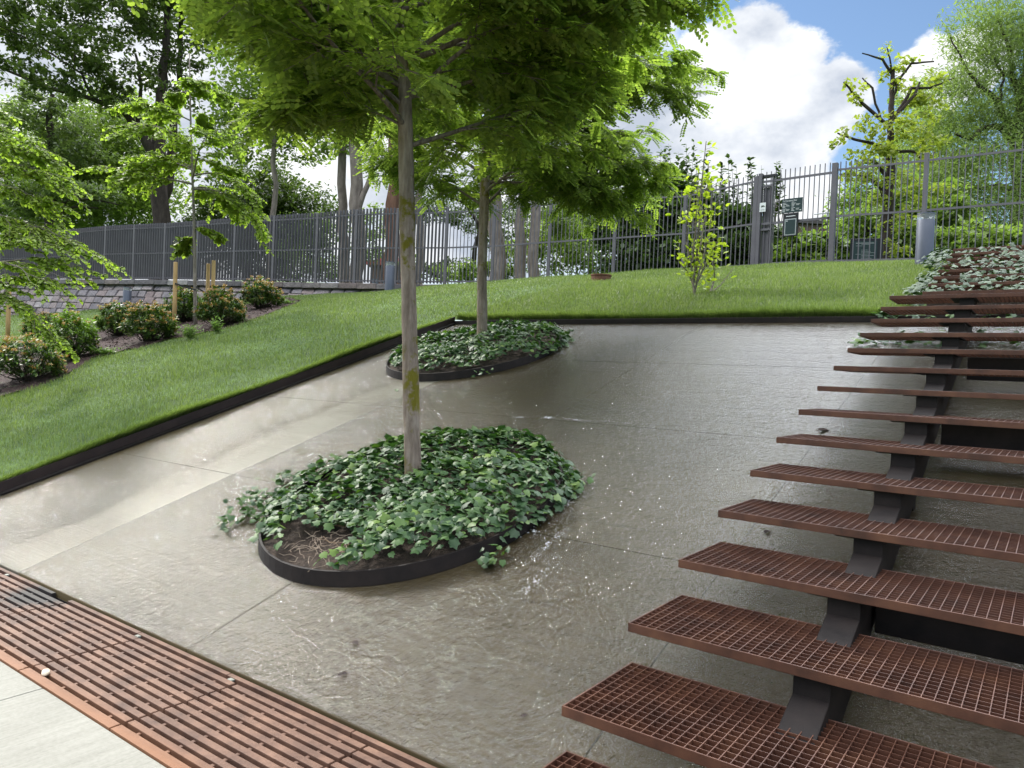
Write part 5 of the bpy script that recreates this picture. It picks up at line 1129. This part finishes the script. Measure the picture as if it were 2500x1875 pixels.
D4 = (h4-EYE)@CF; strap([at(30, 750, D4-.06), at(6, 758, D4), at(-30, 765, D4+.2)], 'black rubber strap on the stake at the left edge')

# ------------------------------------------------------------------ yellow green sapling on the lawn
sb0 = hit(1696, 722); Dsap = (sb0-EYE)@CF; root = empty('sapling', sb0, 'slender many stemmed sapling with yellow green leaves on the grass before the fence', 'sapling')
tb = MB(); P = []; Yd = []; rng = random.Random(44)
stems = [[(1696, 722), (1692, 690), (1700, 640), (1706, 560), (1712, 460), (1718, 400), (1724, 345)], [(1696, 715), (1705, 670), (1722, 610), (1735, 540), (1740, 470), (1736, 430)], [(1694, 700), (1680, 665), (1660, 642), (1650, 622)],
         [(1697, 690), (1685, 640), (1676, 590), (1680, 520), (1692, 460)], [(1698, 700), (1720, 650), (1735, 620), (1752, 590)], [(1700, 660), (1712, 590), (1722, 520), (1728, 450), (1730, 400)], [(1698, 720), (1735, 715), (1760, 695), (1790, 655)],
         [(1690, 640), (1698, 560), (1702, 480), (1706, 420)], [(1735, 712), (1745, 680), (1742, 640), (1748, 600)]]
for si, s in enumerate(stems):
    pts = [at(x, y, Dsap+rng.uniform(-.15, .15)*(i > 0)) for i, (x, y) in enumerate(s)]; pts[0] = pts[0] if s[0][1] > 715 else pts[0]
    tb.tube(pts, [.016*(1-.8*i/(len(pts)-1))*(1.3 if si == 0 else .9)+.002 for i in range(len(pts))], 6, cap=False)
    if si in (2, 6): continue
    for q in range(46 if si < 6 else 26):
        i = rng.randrange(max(1, len(pts)//2-1), len(pts)); u = rng.random(); p_ = pts[i-1]*(1-u)+pts[i]*u; an = rng.uniform(0, 6.283); off = np.array([math.cos(an), math.sin(an), rng.uniform(-.1, .5)])
        ln = rng.uniform(.02, .30)*(1.0 if p_[2] < at(1700, 450, Dsap)[2] else .45); e_ = p_+off*ln
        if ln > .1: tb.tube([p_, e_], [.004, .002], 3, cap=False)
        for w in range(2): P.append(e_); Yd.append(norm(off+np.array([rng.gauss(0, .5), rng.gauss(0, .5), rng.gauss(.1, .4)])))
tb.build('stems', MAT['stem'], root); P = np.array(P); Y = np.array(Yd); Z = RNG.normal(size=(len(P), 3))*.5+np.array([0, 0, .7]); Z = Z-(Z*Y).sum(1, keepdims=True)*Y; Z /= np.linalg.norm(Z, axis=1, keepdims=True)
V, Fc = scatter(P, np.cross(Y, Z), Y, Z, RNG.uniform(.065, .115, len(P)), *LEAF_H); link('crown', np_mesh('crown', V, Fc), MAT['sapling'], root)

# rusty drain ring on the lawn
dc = hit(1467, 686, 15, 25); root = empty('well_ring', dc, 'low rusty steel ring with a lid sunk in the grass by the fence', 'drain cover')
q = MB(); q.ring((dc[0], dc[1], dc[2]+.02), [(.20, -.2), (.20, .07), (.215, .08), (.215, .105), (0, .11)], 32); q.build('ring', MAT['rust'], root)

# ------------------------------------------------------------------ ivy over the upper stairs
P = []; Nn = []; S = []
while len(P) < 1900:
    x = random.uniform(-1.45, 1.5); i = random.randrange(15, 22); x0_, y0_, z0_ = TF[i]; y = y0_+random.uniform(.02, .60)
    dens = .35+.65*min(1, max(0, (x+1.25)/.7)); dens *= .45+.9*max(0, .5+noise.noise(Vector((x*1.9, y*1.9, 3))))
    if random.random() > dens: continue
    u = (y-y0_)/.57; P.append((x, y, z0_+.035+.163*max(0, u-.75)+random.uniform(-.02, .065))); Nn.append((random.gauss(0, .4), -.35+random.gauss(0, .4), 1)); S.append(random.uniform(.05, .085))
for _ in range(420):
    y = random.uniform(9.7, 13.8); x = -1.38-.018*(y-9.7)/.57+random.gauss(-.04, .07); P.append((x, y, lh(x, y)+random.uniform(.03, .22)+(.12 if y > 12 else 0))); Nn.append((-.4+random.gauss(0, .4), -.3+random.gauss(0, .4), 1)); S.append(random.uniform(.05, .08))
P = np.array(P); X, Y, Z = rot_frames(len(P), np.array(Nn)); V, Fc = scatter(P, X, Y, Z, S, *IVY)
root = empty('ivy', (-.2, 11.5, 3.2), 'pale shining ivy creeping over the upper treads of the stairs', 'ivy'); link('leaves', np_mesh('ivy_leaves', V, Fc), MAT['ivy_pale'], root)
P = []; Nn = []; S = []
for _ in range(190):
    x = random.uniform(-1.75, -.3); y = random.gauss(8.45, .12)+(x+1.2)*.1; P.append((x, y, plane(x, y)+random.uniform(.02, .10))); Nn.append((random.gauss(0, .4), -.3+random.gauss(0, .4), 1)); S.append(random.uniform(.04, .07))
for _ in range(120):
    x = random.uniform(-1.75, -.2); y = random.gauss(9.38, .06); P.append((x, y, plane(x, y)+random.uniform(.02, .14))); Nn.append((random.gauss(0, .4), -.4+random.gauss(0, .4), 1)); S.append(random.uniform(.05, .085))
P = np.array(P); X, Y, Z = rot_frames(len(P), np.array(Nn)); V, Fc = scatter(P, X, Y, Z, S, *IVY)
root = empty('ivy', (-1, 8.8, plane(0, 8.8)), 'thin trail of ivy under the stairs at the top of the cascade', 'ivy'); link('leaves', np_mesh('ivy_leaves', V, Fc), MAT['ivy'], root)

# ------------------------------------------------------------------ far buildings glimpsed beyond the fence
def far_building(label, px0, px1, pyt, D, dep, hgt, wall, roofm, windows):
    a, b = at(px0, pyt, D), at(px1, pyt, D); a[2] = b[2] = (a[2]+b[2])/2; dd = norm((b-a)*np.array([1, 1, 0])); nn = np.array([-dd[1], dd[0], 0]); nn = nn if nn@(EYE-a) > 0 else -nn
    c_ = (a+b)/2-nn*dep/2; L_ = np.linalg.norm(b-a); root = empty('building', c_-np.array([0, 0, hgt]), label, 'building')
    m_ = MB(); m_.box(c_-UP*(hgt/2+.25), (L_, dep, hgt-.1), (dd, nn, UP)); m_.build('wall', wall, root)
    m_ = MB(); m_.box(c_-UP*.1, (L_+.5, dep+.5, .28), (dd, nn, UP)); rf = m_.build('roof', roofm, root)
    m_ = MB(); m_.box(c_+UP*.35-dd*L_*.15, (1.4, 1.2, .7), (dd, nn, UP)); m_.build('chimney', roofm, rf)
    n_ = windows
    for i in range(n_):
        m_ = MB(); m_.box(c_+nn*(dep/2+.02)+dd*L_*((i+.5)/n_-.5)-UP*1.75, (L_/n_*.55, .06, 1.2), (dd, nn, UP)); m_.build('window', MAT['glassy'], root)
far_building('dark flat roofed building far behind the gate', 1945, 2090, 541, 60, 8, 5, MAT['brickwall'], MAT['roof_dark'], 5)
far_building('low building with a red roof edge seen between the trunks', 905, 985, 640, 50, 5, 3, MAT['brickwall'], MAT['red_roof'], 3)

# ------------------------------------------------------------------ grass blades
def blades(n, x0, x1, y0, y1, keep, hmin, hmax, w, lean_to=None):
    xx = RNG.uniform(x0, x1, n); yy = RNG.uniform(y0, y1, n)
    vx, vy = xx-EYE[0], yy-EYE[1]; z_ = vx*CF[0]+vy*CF[1]; lx = vx*CR[0]+vy*CR[1]
    kk = (z_ > 2) & (np.abs(lx/np.maximum(z_, .1)) < .74) & keep(xx, yy); xx, yy, z_ = xx[kk], yy[kk], z_[kk]
    keepn = RNG.random(len(xx)) < np.clip(9.0/z_, .25, 1)**1.4; xx, yy, z_ = xx[keepn], yy[keepn], z_[keepn]
    zz = np.concatenate([lawn_h(xx[i:i+20000], yy[i:i+20000]) for i in range(0, len(xx), 20000)])
    P = np.stack([xx, yy, zz-.005], 1); m_ = len(P)
    a = RNG.uniform(0, 6.283, m_); lean = RNG.uniform(.1, .75, m_)
    if lean_to is not None: a = RNG.normal(lean_to, .6, m_); lean = RNG.uniform(.4, 1.3, m_)
    tall = 1+.35*np.sin(xx*1.7)*np.cos(yy*2.1)+RNG.normal(0, .15, m_); h = RNG.uniform(hmin, hmax, m_)*np.clip(tall, .5, 1.6)
    D_ = np.stack([np.cos(a), np.sin(a), np.zeros(m_)], 1); Sd = np.stack([-np.sin(a), np.cos(a), np.zeros(m_)], 1)
    ww = w*np.clip(z_/9, .8, 2.4)
    b0 = P-Sd*ww[:, None]/2; b1 = P+Sd*ww[:, None]/2; mid = P+D_*(h*lean*.35)[:, None]+UP*(h*.6)[:, None]; tp_ = P+D_*(h*lean)[:, None]+UP*(h)[:, None]
    m0 = mid-Sd*ww[:, None]*.4; m1 = mid+Sd*ww[:, None]*.4
    V = np.stack([b0, b1, m1, m0, tp_+Sd*ww[:, None]*.06, tp_-Sd*ww[:, None]*.06], 1).reshape(-1, 3); base = (np.arange(m_)*6)[:, None, None]
    Fc = (np.array([[0, 1, 2, 3], [3, 2, 4, 5]])[None]+base).reshape(-1, 4); return V, Fc
fb2 = np.array(FB)[:, :2]
wall_poly = np.vstack([np.array([[XL-.03, -6], [-45, -6]]), np.array(WBP)[:, :2], fb2[14:], [[14, YT+.08], [XL-.03, YT+.08]]])
def keep1(X, Y):
    k_ = inside(wall_poly, X, Y) & ~inside(bedW, X, Y) & ~((X > -1.42) & (Y > YT) & (Y < 13.6) & (X < 1.7)); return k_
V1, F1 = blades(1150000, -34, XL-.03, -1, 22, keep1, .035, .065, .0055)
V2, F2 = blades(520000, XL-.03, 1.0, YT+.08, 22, keep1, .04, .075, .0055)
print('blades', len(F1)//2, len(F2)//2, 'leaves', n1, n2)
V3, F3 = blades(14000, XL, -1.4, YT+.08, YT+.20, keep1, .06, .13, .006, -math.pi/2)
V4, F4 = blades(26000, XL-.12, XL-.03, 1, YT, keep1, .05, .10, .006, 0.0)
V1 = np.vstack([V1, V4]); F1 = np.vstack([F1, F4+len(V1)-len(V4)]); V2 = np.vstack([V2, V3]); F2 = np.vstack([F2, F3+len(V2)-len(V3)])
o_ = link('grass', np_mesh('grass', np.vstack([V1, V2]), np.vstack([F1, F2+len(V1)])), MAT['grass']); tag(o_, 'short green grass covering the slopes', 'grass', kind='stuff')

def fallen(px, py, size, mat, label, cat='leaf'):
    v = ray(px, py); p_ = EYE+v*((-EYE[2]-SL*YE+.014)/(v[2]-SL*v[1])); a = RNG.uniform(0, 6.28); X_ = np.array([math.cos(a), math.sin(a), SL*math.sin(a)]); Y_ = np.array([-math.sin(a), math.cos(a), SL*math.cos(a)])
    V, Fc = scatter([p_], np.array([X_]), np.array([Y_]), np.array([[0, -.3, .95]]), [size], LEAF_H[0]*np.array([1, 1, 2.2]), LEAF_H[1]); tag(link('fallen_leaf', np_mesh('fallen_leaf', V, Fc), mat), label, cat)
fallen(858, 1566, .055, MAT['bark_dark'], 'dark dead leaf on the wet concrete, upper one of two above the grate')
fallen(822, 1650, .055, MAT['bark_dark'], 'dark dead leaf on the wet concrete, closest to the rusty drain grate')
fallen(968, 950, .08, MAT['ivy'], 'green leaf stranded on the dry lane just left of the near trunk')
fallen(1866, 1303, .06, MAT['bark_dark'], 'dark dead leaf under the end of a lower stair tread')
fallen(1994, 1052, .10, MAT['bark_dark'], 'dark leaf standing up in the water beside the middle stair treads')
fallen(1290, 1745, .04, MAT['bark_dark'], 'tiny dark leaf on the wet concrete left of the lowest treads')

for o_ in list(sc.objects):
    for key in ('_o', '_w'):
        if key in o_: del o_[key]
